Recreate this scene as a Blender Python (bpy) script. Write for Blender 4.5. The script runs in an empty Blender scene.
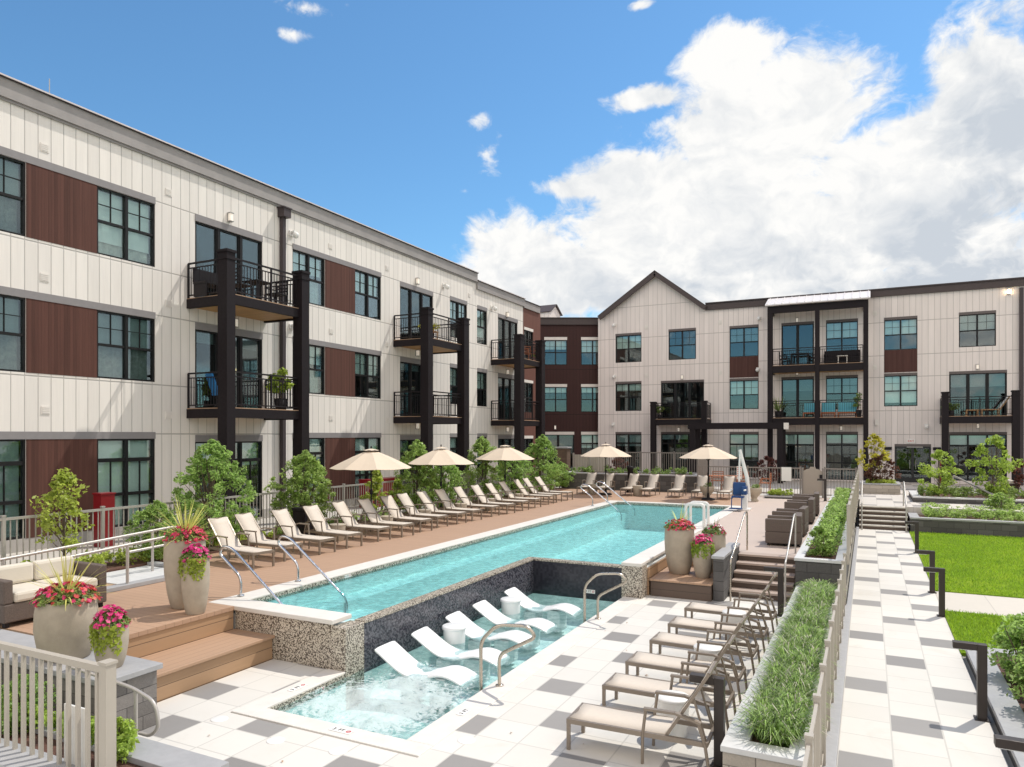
import bpy, math, random
import numpy as np
from mathutils import Vector, Matrix
scene = bpy.context.scene
col = scene.collection
PI = math.pi
R = math.radians

# ------------------------------------------------------------------ camera, sky, sun, exposure
YAW = math.atan((868 - 512) / 715.0)
cam_d = bpy.data.cameras.new('camera')
cam = bpy.data.objects.new('camera', cam_d); col.objects.link(cam)
cam.location = (0, 0, 3.4)
cam.rotation_euler = (PI / 2, 0, YAW)
cam_d.sensor_width = 36.0
cam_d.lens = 715.0 / 1024 * 36
cam_d.shift_y = (435 - 383.5) / 1024
cam_d.clip_end = 3000
scene.camera = cam

SUN_DIR = Vector((.28, .52, .90)).normalized()
SUN_EL = math.asin(SUN_DIR.z)
SUN_AZ = math.atan2(SUN_DIR.x, SUN_DIR.y)
sun_d = bpy.data.lights.new('sun', 'SUN')
sun_d.energy = 3.0; sun_d.angle = R(.5); sun_d.color = (1.0, .94, .84)
sun = bpy.data.objects.new('sun', sun_d); col.objects.link(sun)
sun.rotation_euler = (-SUN_DIR).to_track_quat('-Z', 'Y').to_euler()
sun.location = SUN_DIR * 60

scene.view_settings.view_transform = 'Standard'
scene.view_settings.look = 'None'
scene.view_settings.gamma = 1
scene.view_settings.exposure = 0.22
scene.view_settings.use_curve_mapping = False
scene.render.engine = 'CYCLES'
scene.cycles.use_denoising = True
scene.cycles.max_bounces = 8
scene.cycles.transparent_max_bounces = 12
scene.cycles.caustics_reflective = False
scene.cycles.caustics_refractive = False
scene.cycles.sample_clamp_indirect = 6

world = bpy.data.worlds.new('World'); scene.world = world; world.use_nodes = True


class NT:
    """small helper for building node trees"""
    def __init__(s, tree):
        s.t = tree; s.n = tree.nodes; s.l = tree.links
    def node(s, kind, **kw):
        n = s.n.new(kind)
        for k, v in kw.items(): setattr(n, k, v)
        return n
    def put(s, sock, v):
        if isinstance(v, bpy.types.NodeSocket): s.l.new(v, sock)
        elif v is not None:
            if hasattr(sock.default_value, '__len__') and not hasattr(v, '__len__'): v = [v] * len(sock.default_value)
            if sock.type == 'RGBA' and len(v) == 3: v = (*v, 1)
            sock.default_value = v
    def math(s, op, a, b=None, c=None, clamp=False):
        n = s.node('ShaderNodeMath', operation=op, use_clamp=clamp)
        s.put(n.inputs[0], a)
        if b is not None: s.put(n.inputs[1], b)
        if c is not None: s.put(n.inputs[2], c)
        return n.outputs[0]
    def mix(s, f, a, b, blend='MIX'):
        n = s.node('ShaderNodeMix', data_type='RGBA', blend_type=blend)
        s.put(n.inputs[0], f); s.put(n.inputs[6], a); s.put(n.inputs[7], b)
        return n.outputs[2]
    def smooth(s, v, lo, hi, a=0.0, b=1.0):
        n = s.node('ShaderNodeMapRange', interpolation_type='SMOOTHSTEP')
        s.put(n.inputs[0], v); s.put(n.inputs[1], lo); s.put(n.inputs[2], hi); s.put(n.inputs[3], a); s.put(n.inputs[4], b)
        return n.outputs[0]
    def noise(s, vec, scale, detail=4, rough=.55, dist=0.0):
        n = s.node('ShaderNodeTexNoise'); s.put(n.inputs['Vector'], vec)
        n.inputs['Scale'].default_value = scale; n.inputs['Detail'].default_value = detail
        n.inputs['Roughness'].default_value = rough; n.inputs['Distortion'].default_value = dist
        return n.outputs[0]
    def vmath(s, op, a, b=None):
        n = s.node('ShaderNodeVectorMath', operation=op); s.put(n.inputs[0], a)
        if b is not None: s.put(n.inputs[1], b)
        return n.outputs[0]


def build_world():
    t = NT(world.node_tree); t.n.clear()
    out = t.node('ShaderNodeOutputWorld'); bg = t.node('ShaderNodeBackground'); t.l.new(bg.outputs[0], out.inputs[0])
    sky = t.node('ShaderNodeTexSky', sky_type='NISHITA', sun_disc=False)
    sky.sun_elevation = SUN_EL; sky.sun_rotation = SUN_AZ
    sky.air_density = 1.1; sky.dust_density = .25; sky.ozone_density = 2.5; sky.altitude = 100
    tc = t.node('ShaderNodeTexCoord'); d = t.vmath('NORMALIZE', tc.outputs['Generated'])
    sx = t.node('ShaderNodeSeparateXYZ'); t.l.new(d, sx.inputs[0])
    az = t.math('MULTIPLY', t.math('ARCTAN2', sx.outputs[0], sx.outputs[1]), 180 / PI)
    el = t.math('MULTIPLY', t.math('ARCSINE', sx.outputs[2]), 180 / PI)
    # cloud banks: azimuth (deg from +Y towards +X), elevation, half-width, half-height, gain
    banks = [(44, 13, 20, 9, 1.05), (58, 8, 20, 5, 1.0), (-9.7, 26.5, 3.4, 2.6, 0.95), (-7.0, 22.2, 7.8, 4.0, 1.0), (-15.7, 24.8, 4.8, 1.1, 0.8), (-11.7, 18.7, 9.7, 2.9, 0.95), (-21.4, 19.0, 4.8, 1.3, 0.75), (-9.1, 14.6, 13.9, 5.4, 1.05), (2.0, 15.1, 8.0, 6.2, 1.1), (8.1, 19.1, 4.6, 5.6, 1.1), (7.0, 23.1, 3.3, 1.8, 0.8), (2.0, 10.4, 13.6, 2.5, 1.0), (15.3, 16.0, 7.1, 7.2, 1.1), (75, 26, 34, 17, 1.15), (125, 34, 34, 24, 1.15), (178, 34, 38, 24, 1.15), (-130, 34, 34, 24, 1.1), (-88, 22, 16, 9, 0.8), (178, 64, 60, 10, 0.9), (-26.5, 13.6, 4.0, 3.8, 1.1), (-30.2, 18.8, 2.8, 0.9, 0.46), (-43.0, 29.8, 4.7, 1.4, 0.39), (-43.6, 28.2, 2.8, 1.0, 0.37), (-59.5, 26.1, 3.4, 1.0, 0.38), (-16.3, 30.6, 2.0, 0.7, 0.52), (-39.5, 30.4, 1.7, 0.8, 0.31), (-27.4, 22.8, 2.4, 1.5, 0.44), (-22.5, 12.4, 4.6, 2.9, 1.05), (-18.0, 11.3, 4.1, 2.1, 0.95), (-16.3, 17.6, 6.2, 1.7, 0.8), (-28.4, 21.4, 3.6, 2.8, 0.54), (-29.2, 23.8, 2.8, 1.8, 0.54), (-15.2, 19.6, 3.1, 1.0, 0.6), (-12.5, 10.4, 4.5, 1.5, 0.9)]  # banks behind and far right are unseen, added as fill and for pane reflections
    dens = None
    for a0, e0, ra, re, g in banks:
        da = t.math('DIVIDE', t.math('SUBTRACT', az, a0), ra)
        de = t.math('DIVIDE', t.math('SUBTRACT', el, e0), re)
        r2 = t.math('ADD', t.math('MULTIPLY', da, da), t.math('MULTIPLY', de, de))
        f = t.math('SUBTRACT', g * 1.95 - .56, t.math('MULTIPLY', t.math('POWER', r2, .62), 1.05))
        dens = f if dens is None else t.math('SMOOTH_MAX', dens, f, .22)
    stretch = t.vmath('MULTIPLY', d, (1, 1, 1.35))
    wv = t.node('ShaderNodeTexNoise'); t.put(wv.inputs['Vector'], stretch); wv.inputs['Scale'].default_value = 9; wv.inputs['Detail'].default_value = 4
    st = t.vmath('ADD', stretch, t.vmath('MULTIPLY', t.vmath('SUBTRACT', wv.outputs['Color'], (.5, .5, .5)), (.10, .10, .10)))
    n1 = t.noise(st, 5.5, 9, .54)
    n2 = t.noise(st, 17.0, 10, .63)
    nn = t.math('ADD', t.math('MULTIPLY', t.math('SUBTRACT', n1, .5), 2.3), t.math('MULTIPLY', t.math('SUBTRACT', n2, .5), 1.95))
    den = t.math('ADD', dens, nn)
    mask = t.smooth(den, .02, .58)
    # billows lit from the sun's side: compare the noise a little towards the sun
    off = t.vmath('ADD', st, tuple(SUN_DIR * .022))
    lit = t.math('ADD', t.math('SUBTRACT', n1, t.noise(off, 5.5, 9, .54)), t.math('MULTIPLY', t.math('SUBTRACT', n2, t.noise(off, 17.0, 10, .63)), .22))
    # thick middles and low bases go grey
    big = t.noise(stretch, 3.2, 5, .55)
    low = t.math('ADD', t.smooth(el, 17.5, 9.5, 0, .75), t.math('MULTIPLY', t.smooth(az, -1, 9), t.smooth(el, 27, 19, 0, .95)))
    low = t.math('MULTIPLY', low, t.smooth(az, -24, -12, .45, 1))
    grey = t.math('MULTIPLY', low, t.smooth(t.math('ADD', t.math('ADD', den, t.math('MULTIPLY', lit, -5)), t.math('MULTIPLY', t.math('SUBTRACT', big, .5), 2.0)), .12, 1.5))
    shade = t.math('SUBTRACT', t.math('ADD', .93, t.math('MULTIPLY', lit, 3.6)), grey, clamp=True)
    cc = t.mix(shade, (4.75, 5.15, 5.65), (7.8, 7.75, 7.6))
    # unseen cloud behind the camera is brightened, added as fill for the shaded facades
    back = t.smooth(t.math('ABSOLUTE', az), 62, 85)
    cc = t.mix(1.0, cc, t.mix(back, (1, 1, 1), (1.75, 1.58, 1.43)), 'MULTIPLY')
    skyc = t.mix(1.0, sky.outputs[0], (.72, 1.06, 1.2), 'MULTIPLY')
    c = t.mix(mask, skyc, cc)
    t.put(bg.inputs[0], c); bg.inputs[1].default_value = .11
build_world()


# ------------------------------------------------------------------ materials
MATS = {}
def new_mat(name):
    m = bpy.data.materials.new(name); m.use_nodes = True
    t = NT(m.node_tree); p = t.n['Principled BSDF']
    MATS[name] = m
    return m, t, p
def objcoord(t): return t.node('ShaderNodeTexCoord').outputs['Object']
def worldpos(t): return t.node('ShaderNodeNewGeometry').outputs['Position']
def bump(t, p, h, strength=.3, dist=.02):
    b = t.node('ShaderNodeBump'); b.inputs['Strength'].default_value = strength; b.inputs['Distance'].default_value = dist
    t.put(b.inputs['Height'], h); t.l.new(b.outputs[0], p.inputs['Normal'])
def mul(c, k): return tuple(min(1, v * k) for v in c)

def plain(name, c, rough=.6, metal=0.0, var=.12, scale=6.0, bmp=.0, bscale=60, spec=.5, coat=0):
    m, t, p = new_mat(name)
    v = objcoord(t)
    n = t.noise(v, scale, 5, .6)
    t.put(p.inputs['Base Color'], t.mix(n, mul(c, 1 - var), mul(c, 1 + var)))
    t.put(p.inputs['Roughness'], t.smooth(t.noise(v, scale * 2.3, 3), .2, .8, max(.02, rough - .08), min(1, rough + .08)))
    p.inputs['Metallic'].default_value = metal; p.inputs['Specular IOR Level'].default_value = spec
    p.inputs['Coat Weight'].default_value = coat
    if bmp: bump(t, p, t.noise(v, bscale, 4), bmp, .01)
    return m

def siding(name, c, axis, pitch=.30, seams=(), line=.72, bvar=.09, rough=.62):
    """vertical board cladding with thin shadow grooves and a few horizontal flashings"""
    m, t, p = new_mat(name)
    v = objcoord(t); s = t.node('ShaderNodeSeparateXYZ'); t.l.new(v, s.inputs[0])
    u = t.math('DIVIDE', s.outputs[axis], pitch)
    fr = t.math('FRACT', u); cell = t.math('FLOOR', u)
    g = t.smooth(t.math('ABSOLUTE', t.math('SUBTRACT', fr, .5)), .455, .49)
    wn = t.node('ShaderNodeTexWhiteNoise', noise_dimensions='1D'); t.l.new(cell, wn.inputs['W'])
    board = t.math('MULTIPLY_ADD', wn.outputs[0], bvar, 1 - bvar / 2)
    for z in seams:
        k = t.smooth(t.math('ABSOLUTE', t.math('SUBTRACT', s.outputs[2], z)), .022, .010)
        g = t.math('MAXIMUM', g, k)
    streak = t.noise(t.vmath('MULTIPLY', v, (2.5, 2.5, .25)), 2.0, 5, .6)
    fine = t.noise(t.vmath('MULTIPLY', v, (40, 40, .8)), 1.0, 4, .6)
    tone = t.math('MULTIPLY', board, t.math('ADD', t.math('MULTIPLY', streak, .10 + bvar * 1.2), t.math('MULTIPLY_ADD', fine, bvar * 1.5, .95 - bvar * 1.3)))
    cmb = t.node('ShaderNodeCombineXYZ')
    for i in range(3): t.put(cmb.inputs[i], tone)
    base = t.mix(1.0, c, cmb.outputs[0], 'MULTIPLY')
    t.put(p.inputs['Base Color'], t.mix(g, base, mul(c, line * .62)))
    p.inputs['Roughness'].default_value = rough; p.inputs['Specular IOR Level'].default_value = .3
    bump(t, p, t.math('SUBTRACT', 1.0, g), .55, .012)
    return m

def planks(name, c, axis, w=.14, dark=.45, var=.2, gap=.04):
    """decking boards across `axis`, grain running along the boards"""
    m, t, p = new_mat(name)
    v = worldpos(t); s = t.node('ShaderNodeSeparateXYZ'); t.l.new(v, s.inputs[0])
    u = t.math('DIVIDE', s.outputs[axis], w); fr = t.math('FRACT', u); cell = t.math('FLOOR', u)
    g = t.smooth(t.math('ABSOLUTE', t.math('SUBTRACT', fr, .5)), .5 - gap, .5 - gap * .4)
    wn = t.node('ShaderNodeTexWhiteNoise', noise_dimensions='1D'); t.l.new(cell, wn.inputs['W'])
    sc = [1, 1, 1]; sc[axis] = 14; sc = [q * 2.2 for q in sc]
    grain = t.noise(t.vmath('MULTIPLY', v, tuple(sc)), 1.0, 6, .65)
    k = t.math('ADD', t.math('MULTIPLY', wn.outputs[0], var), t.math('MULTIPLY', grain, var))
    base = t.mix(k, mul(c, 1 - var * .6), mul(c, 1 + var * 1.1))
    t.put(p.inputs['Base Color'], t.mix(g, base, mul(c, dark)))
    p.inputs['Roughness'].default_value = .6
    bump(t, p, t.math('SUBTRACT', t.math('MULTIPLY', grain, .15), g), .35, .006)
    return m

def pavers(name, light, dark, x0, tile, y0, length, shift, period=5, joint=.012, var=.08):
    """square slabs in columns with every fifth slab grey, the grey one moving along from column to column"""
    m, t, p = new_mat(name)
    v = worldpos(t); s = t.node('ShaderNodeSeparateXYZ'); t.l.new(v, s.inputs[0])
    u = t.math('DIVIDE', t.math('SUBTRACT', s.outputs[0], x0), tile); cu = t.math('FLOOR', u); fu = t.math('FRACT', u)
    yy = t.math('ADD', t.math('SUBTRACT', s.outputs[1], y0), t.math('MULTIPLY', cu, shift))
    w = t.math('DIVIDE', yy, length); cw = t.math('FLOOR', w); fw = t.math('FRACT', w)
    isg = t.math('LESS_THAN', t.math('FLOORED_MODULO', cw, period), .5)
    ju = t.smooth(t.math('ABSOLUTE', t.math('SUBTRACT', fu, .5)), .5 - joint / tile, .5 - joint * .4 / tile)
    jw = t.smooth(t.math('ABSOLUTE', t.math('SUBTRACT', fw, .5)), .5 - joint / length, .5 - joint * .4 / length)
    j = t.math('MAXIMUM', ju, jw)
    cmb = t.node('ShaderNodeCombineXYZ'); t.put(cmb.inputs[0], cu); t.put(cmb.inputs[1], cw)
    wn = t.node('ShaderNodeTexWhiteNoise', noise_dimensions='2D'); t.l.new(cmb.outputs[0], wn.inputs['Vector'])
    n = t.noise(v, 3.0, 6, .62); n2 = t.noise(v, 70.0, 3, .6)
    tone = t.math('ADD', t.math('MULTIPLY', wn.outputs[0], .5), t.math('ADD', t.math('MULTIPLY', n, .35), t.math('MULTIPLY', n2, .25)))
    cl = t.mix(tone, mul(light, 1 - var * 1.3), mul(light, 1 + var))
    stain = t.smooth(t.noise(v, .9, 7, .68, 1.2), .52, .74)
    cl = t.mix(t.math('MULTIPLY', stain, .35), cl, mul((light[0] * .8, light[1] * .76, light[2] * .68), 1))
    cd = t.mix(tone, mul(dark, 1 - var * 2.2), mul(dark, 1 + var * 2.2))
    c = t.mix(isg, cl, cd)
    t.put(p.inputs['Base Color'], t.mix(j, c, mul(light, .80)))
    p.inputs['Roughness'].default_value = .7
    bump(t, p, t.math('SUBTRACT', t.math('MULTIPLY', n2, .2), j), .3, .004)
    return m

def mosaic(name, a, b, size=.024, rough=.25):
    m, t, p = new_mat(name)
    v = worldpos(t)
    vor = t.node('ShaderNodeTexVoronoi', feature='F1', distance='CHEBYCHEV'); t.put(vor.inputs['Vector'], v)
    vor.inputs['Scale'].default_value = 1 / size; vor.inputs['Randomness'].default_value = .35
    sp = t.node('ShaderNodeSeparateColor'); t.l.new(vor.outputs['Color'], sp.inputs[0])
    k = t.smooth(sp.outputs[0], .25, .75)
    t.put(p.inputs['Base Color'], t.mix(k, a, b))
    p.inputs['Roughness'].default_value = rough
    bump(t, p, sp.outputs[1], .25, .004)
    return m

def blocks(name, c, w=.4, h=.2, var=.25, joint=.03):
    m, t, p = new_mat(name)
    v = worldpos(t); s = t.node('ShaderNodeSeparateXYZ'); t.l.new(v, s.inputs[0])
    row = t.math('FLOOR', t.math('DIVIDE', s.outputs[2], h))
    u = t.math('ADD', t.math('DIVIDE', t.math('ADD', s.outputs[0], s.outputs[1]), w), t.math('MULTIPLY', row, .5))
    fr = t.math('FRACT', u); fz = t.math('FRACT', t.math('DIVIDE', s.outputs[2], h))
    j = t.math('MAXIMUM', t.smooth(t.math('ABSOLUTE', t.math('SUBTRACT', fr, .5)), .5 - joint / 2, .5 - joint / 5), t.smooth(t.math('ABSOLUTE', t.math('SUBTRACT', fz, .5)), .5 - joint, .5 - joint * .4))
    cmb = t.node('ShaderNodeCombineXYZ'); t.put(cmb.inputs[0], t.math('FLOOR', u)); t.put(cmb.inputs[1], row)
    wn = t.node('ShaderNodeTexWhiteNoise', noise_dimensions='2D'); t.l.new(cmb.outputs[0], wn.inputs['Vector'])
    n = t.noise(v, 28.0, 5, .65)
    k = t.math('ADD', t.math('MULTIPLY', wn.outputs[0], .5), t.math('MULTIPLY', n, .5))
    t.put(p.inputs['Base Color'], t.mix(j, t.mix(k, mul(c, 1 - var), mul(c, 1 + var)), mul(c, .45)))
    p.inputs['Roughness'].default_value = .85
    bump(t, p, t.math('SUBTRACT', t.math('MULTIPLY', n, .6), j), .6, .015)
    return m

def leafy(name, c, var=.35, trans=.35, rough=.5):
    m, t, p = new_mat(name)
    g = t.node('ShaderNodeNewGeometry'); oi = t.node('ShaderNodeObjectInfo')
    r = g.outputs['Random Per Island']
    lo = mul(c, 1 - var); hi = tuple(min(1, v * (1 + var) + .012) for v in c)
    c1 = t.mix(r, lo, hi)
    hs = t.node('ShaderNodeHueSaturation'); t.put(hs.inputs['Color'], c1)
    t.put(hs.inputs['Hue'], t.math('MULTIPLY_ADD', oi.outputs['Random'], .03, .485))
    t.put(p.inputs['Base Color'], hs.outputs[0]); p.inputs['Roughness'].default_value = rough; p.inputs['Specular IOR Level'].default_value = .5
    tr = t.node('ShaderNodeBsdfTranslucent'); t.put(tr.inputs[0], t.mix(.5, hs.outputs[0], mul(c, 2.3)))
    mx = t.node('ShaderNodeMixShader'); mx.inputs[0].default_value = trans
    t.l.new(p.outputs[0], mx.inputs[1]); t.l.new(tr.outputs[0], mx.inputs[2])
    t.l.new(mx.outputs[0], t.n['Material Output'].inputs[0])
    return m

def glass(name, tint, refl=1.0, rough=.02, wav=.04):
    m, t, p = new_mat(name); t.n.remove(p)
    fr = t.node('ShaderNodeFresnel'); fr.inputs[0].default_value = 1.5
    b = t.node('ShaderNodeBump'); b.inputs['Strength'].default_value = wav; b.inputs['Distance'].default_value = .02
    t.put(b.inputs['Height'], t.noise(objcoord(t), .9, 2)); t.l.new(b.outputs[0], fr.inputs['Normal'])
    gl = t.node('ShaderNodeBsdfGlossy'); gl.inputs['Roughness'].default_value = rough; t.l.new(b.outputs[0], gl.inputs['Normal'])
    gl.inputs['Color'].default_value = (.9, .97, 1, 1)
    tr = t.node('ShaderNodeBsdfTransparent'); t.put(tr.inputs[0], tint)
    mx = t.node('ShaderNodeMixShader'); t.put(mx.inputs[0], t.math('MULTIPLY_ADD', fr.outputs[0], refl, .07, clamp=True))
    t.l.new(tr.outputs[0], mx.inputs[1]); t.l.new(gl.outputs[0], mx.inputs[2])
    t.l.new(mx.outputs[0], t.n['Material Output'].inputs[0])
    return m

def water(name, tint, scale, strength, refl=.9, foam=None):
    m, t, p = new_mat(name); t.n.remove(p)
    v = worldpos(t)
    h = t.math('ADD', t.noise(v, scale, 4, .6, .4), t.math('MULTIPLY', t.noise(v, scale * 3.1, 3, .6, .3), .4))
    b = t.node('ShaderNodeBump'); b.inputs['Strength'].default_value = strength; b.inputs['Distance'].default_value = .05
    t.put(b.inputs['Height'], h)
    fr = t.node('ShaderNodeFresnel'); fr.inputs[0].default_value = 1.33; t.l.new(b.outputs[0], fr.inputs['Normal'])
    gl = t.node('ShaderNodeBsdfGlossy'); gl.inputs['Roughness'].default_value = .04; t.l.new(b.outputs[0], gl.inputs['Normal'])
    tr = t.node('ShaderNodeBsdfTransparent')
    wob = t.smooth(h, .52, .88)  # ripple mottling in the tint stands in for caustic light
    t.put(tr.inputs[0], t.mix(wob, mul(tint, .74), mul(tint, 1.2)))
    mx = t.node('ShaderNodeMixShader'); t.put(mx.inputs[0], t.math('MULTIPLY', fr.outputs[0], refl))
    t.l.new(tr.outputs[0], mx.inputs[1]); t.l.new(gl.outputs[0], mx.inputs[2])
    last = mx.outputs[0]
    if foam:
        df = t.node('ShaderNodeBsdfDiffuse'); df.inputs[0].default_value = (.80, .88, .88, 1); t.l.new(b.outputs[0], df.inputs['Normal'])
        n = t.noise(v, 15.0, 8, .66, .4)
        att = t.node('ShaderNodeAttribute', attribute_name='foam')
        k = t.math('MULTIPLY', t.smooth(t.math('ADD', n, t.math('MULTIPLY', att.outputs['Fac'], .26)), .62, .80), foam)
        m2 = t.node('ShaderNodeMixShader'); t.put(m2.inputs[0], k); t.l.new(last, m2.inputs[1]); t.l.new(df.outputs[0], m2.inputs[2]); last = m2.outputs[0]
    t.l.new(last, t.n['Material Output'].inputs[0])
    return m

def emit(name, c, s):
    m, t, p = new_mat(name)
    t.put(p.inputs['Base Color'], c); t.put(p.inputs['Emission Color'], c); p.inputs['Emission Strength'].default_value = s
    return m

SEAMS = (3.43, 4.78, 6.69, 7.93, 9.82)
siding('siding_left', (.76, .72, .68), 1, .30, SEAMS, .88)
siding('siding_back', (.75, .685, .66), 0, .30, SEAMS + (11.9,), .92)
siding('panel_brown_left', (.090, .038, .029), 1, .075, (), 1.25, .34, .8)
siding('panel_brown_back', (.08, .036, .031), 0, .075, (), 1.25, .3, .8)
siding('siding_dark', (.045, .016, .0145), 0, .2, (4.8, 7.9), .6)
siding('siding_rust', (.15, .065, .05), 1, .2, (), .6)
plain('trim_dark', (.12, .098, .095), .55)
plain('trim_grey', (.24, .225, .23), .55)
plain('cornice_grey', (.30, .28, .275), .6, scale=2, var=.25)
plain('cornice_dark', (.075, .058, .058), .55, spec=.3)
plain('flashing', (.06, .047, .05), .5, spec=.3)
plain('bright_edge', (.62, .57, .58), .35)
plain('roof_membrane', (.45, .44, .42), .8)
plain('metal_roof', (.66, .63, .63), .45)
plain('black_metal', (.014, .011, .013), .5, .0, spec=.25)
plain('black_steel', (.014, .010, .012), .6, spec=.2)
plain('window_frame', (.011, .010, .011), .45, spec=.3)
plain('blind', (.86, .94, .92), .8, var=.05)
plain('curtain', (.62, .62, .58), .9, var=.6, scale=9)
plain('interior', (.06, .055, .055), .9, var=.5, scale=1.2)
plain('door_leaf', (.018, .017, .018), .4)
glass('glass', (.90, .97, .955), .5)
glass('glass_b', (.72, .80, .80), .8, .02, .10)
glass('glass_door', (.62, .70, .70), .6)
plain('base_course', (.38, .36, .34), .85, bmp=.15)
planks('balcony_wood', (.50, .29, .12), 1, .14, .4, .3)
planks('balcony_floor', (.42, .27, .17), 1, .14, .5, .2)
planks('deck', (.45, .29, .195), 1, .14, .62, .16)
planks('deck_pale', (.56, .455, .39), 1, .14, .72, .12)
planks('deck_riser', (.40, .255, .150), 2, .18, .35, .3)
planks('deck_step', (.45, .29, .19), 0, .14, .6, .18)
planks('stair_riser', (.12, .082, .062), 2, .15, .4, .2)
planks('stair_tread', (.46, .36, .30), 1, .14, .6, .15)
pavers('pavers_terrace', (.655, .63, .585), (.262, .25, .24), -3.97, .515, 9.20 - .53, .53, 1.05)
pavers('pavers_walk', (.645, .615, .565), (.262, .25, .24), -.29, .527, 10.60, .53, 1.30)
pavers('pavers_upper', (.58, .54, .50), (.30, .28, .27), -.29, .6, 30, .9, 1.3)
pavers('pavers_path', (.56, .52, .46), (.52, .48, .42), 1.3, .9, 16, 2.0, .0)
plain('coping', (.70, .665, .62), .6, scale=5, bmp=.08)
plain('concrete', (.50, .47, .43), .8, scale=3, bmp=.15)
plain('ground', (.34, .32, .28), .95, scale=.6)
mosaic('mosaic_speckled', (.10, .08, .065), (.60, .54, .45), .014)
mosaic('mosaic_dark', (.026, .025, .036), (.13, .125, .145), .026, .2)
mosaic('mosaic_black', (.022, .021, .029), (.036, .034, .044), .05, .25)
plain('pool_plaster', (.90, .95, .96), .5, var=.05, scale=4)
plain('spa_plaster', (.74, .87, .86), .5, var=.05, scale=4)
water('pool_water', (.56, .965, .985), 8.5, .6, .6)
water('spa_water', (.76, .965, .97), 6.0, .8, .22, foam=.5)
blocks('stone_block', (.20, .185, .175), .4, .16, .5)
blocks('stone_warm', (.42, .375, .325), .5, .16)
blocks('stone_slate', (.095, .09, .088), .45, .2, .55)
plain('stone_cap', (.36, .36, .37), .6, var=.16, scale=9, bmp=.1)
plain('stone_cap_pale', (.60, .60, .60), .6, var=.1, scale=9, bmp=.1)
plain('mulch', (.115, .055, .04), .95, var=.6, scale=40, bmp=.9, bscale=70)
plain('soil', (.04, .028, .02), .95, var=.4, scale=40, bmp=.6)
leafy('leaf_shrub', (.285, .40, .115), .85, .58, .38)
leafy('leaf_dark', (.20, .28, .07), .6, .4)
leafy('leaf_bright', (.34, .43, .07), .5, .4)
leafy('leaf_yellow', (.45, .42, .04), .4, .4)
leafy('leaf_red', (.12, .04, .028), .5, .3)
leafy('grass_blade', (.22, .33, .085), .98, .45)
leafy('grass_pale', (.50, .47, .36), .4, .3)
leafy('lawn_blade', (.235, .36, .02), .6, .4)
leafy('spike_yellow', (.55, .55, .14), .35, .3)
leafy('spike_green', (.14, .19, .04), .4, .3)
leafy('vine_lime', (.28, .36, .03), .3, .4)
leafy('petal_magenta', (.58, .022, .15), .5, .2)
leafy('petal_red', (.55, .035, .06), .5, .2)
leafy('petal_white', (.75, .70, .68), .15, .3)
plain('bark', (.12, .09, .065), .9, var=.3, scale=30, bmp=.5)
plain('fibre_concrete', (.42, .36, .285), .85, var=.28, scale=5, bmp=.2)
plain('fence_beige', (.43, .39, .335), .42, var=.04)
plain('gate_panel', (.36, .31, .265), .6, var=.05)
blocks('stone_brown', (.13, .085, .06), .3, .1, .3)
plain('fence_taupe', (.235, .205, .185), .45, var=.05)
plain('frame_taupe', (.24, .195, .155), .38, .25, var=.06)
plain('sling', (.62, .545, .465), .8, var=.06, scale=30, bmp=.12, bscale=400)
plain('wicker', (.115, .087, .073), .7, var=.5, scale=50, bmp=.5, bscale=110)
plain('cushion_cream', (.62, .565, .48), .9, var=.05, bmp=.1)
plain('canvas', (.66, .55, .43), .9, var=.05, scale=3, bmp=.08, bscale=200)
plain('white_resin', (.80, .81, .81), .35, var=.02)
plain('white_paint', (.78, .77, .75), .45, var=.03)
plain('chrome', (.62, .63, .66), .12, 1.0, var=.03)
plain('rail_warm', (.50, .44, .37), .25, .85, var=.05)
plain('rail_pale', (.47, .44, .41), .4, .3, var=.03)
plain('bollard_bronze', (.048, .038, .034), .42, .3)
plain('blue_plastic', (.012, .055, .19), .4)
plain('orange_wood', (.38, .125, .05), .55, var=.25, scale=12)
plain('teak', (.42, .24, .11), .55, var=.25, scale=14)
plain('teal_cushion', (.13, .42, .52), .9)
plain('blue_cushion', (.03, .22, .55), .8)
plain('red_paint', (.20, .008, .012), .35)
plain('sign_white', (.78, .77, .74), .5, var=.02)
plain('sign_ink', (.03, .03, .035), .6)
plain('sign_red', (.55, .02, .03), .5)
plain('lamp_housing', (.35, .34, .33), .45)
emit('lamp_glow', (.9, .82, .72), .25)
emit('lamp_bulb', (1.0, .62, .28), 2.2)
emit('lamp_bright', (1.0, .72, .42), 14.0)
plain('vent_plate', (.74, .70, .66), .6)
def lawn_mat():
    m, t, p = new_mat('lawn')
    v = worldpos(t)
    n = t.smooth(t.noise(v, .6, 7, .7), .34, .66); n2 = t.noise(v, 60, 4, .7)
    c = t.mix(n, (.12, .22, .012), (.31, .40, .03))
    t.put(p.inputs['Base Color'], t.mix(t.math('MULTIPLY', n2, .6), c, (.15, .27, .006)))
    p.inputs['Roughness'].default_value = .9; p.inputs['Specular IOR Level'].default_value = .1
    bump(t, p, n2, .6, .03)
lawn_mat()

# ------------------------------------------------------------------ object helpers
def chain_off(o):
    v = Vector((0, 0, 0))
    while o is not None:
        v += o.location; o = o.parent
    return v

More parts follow.
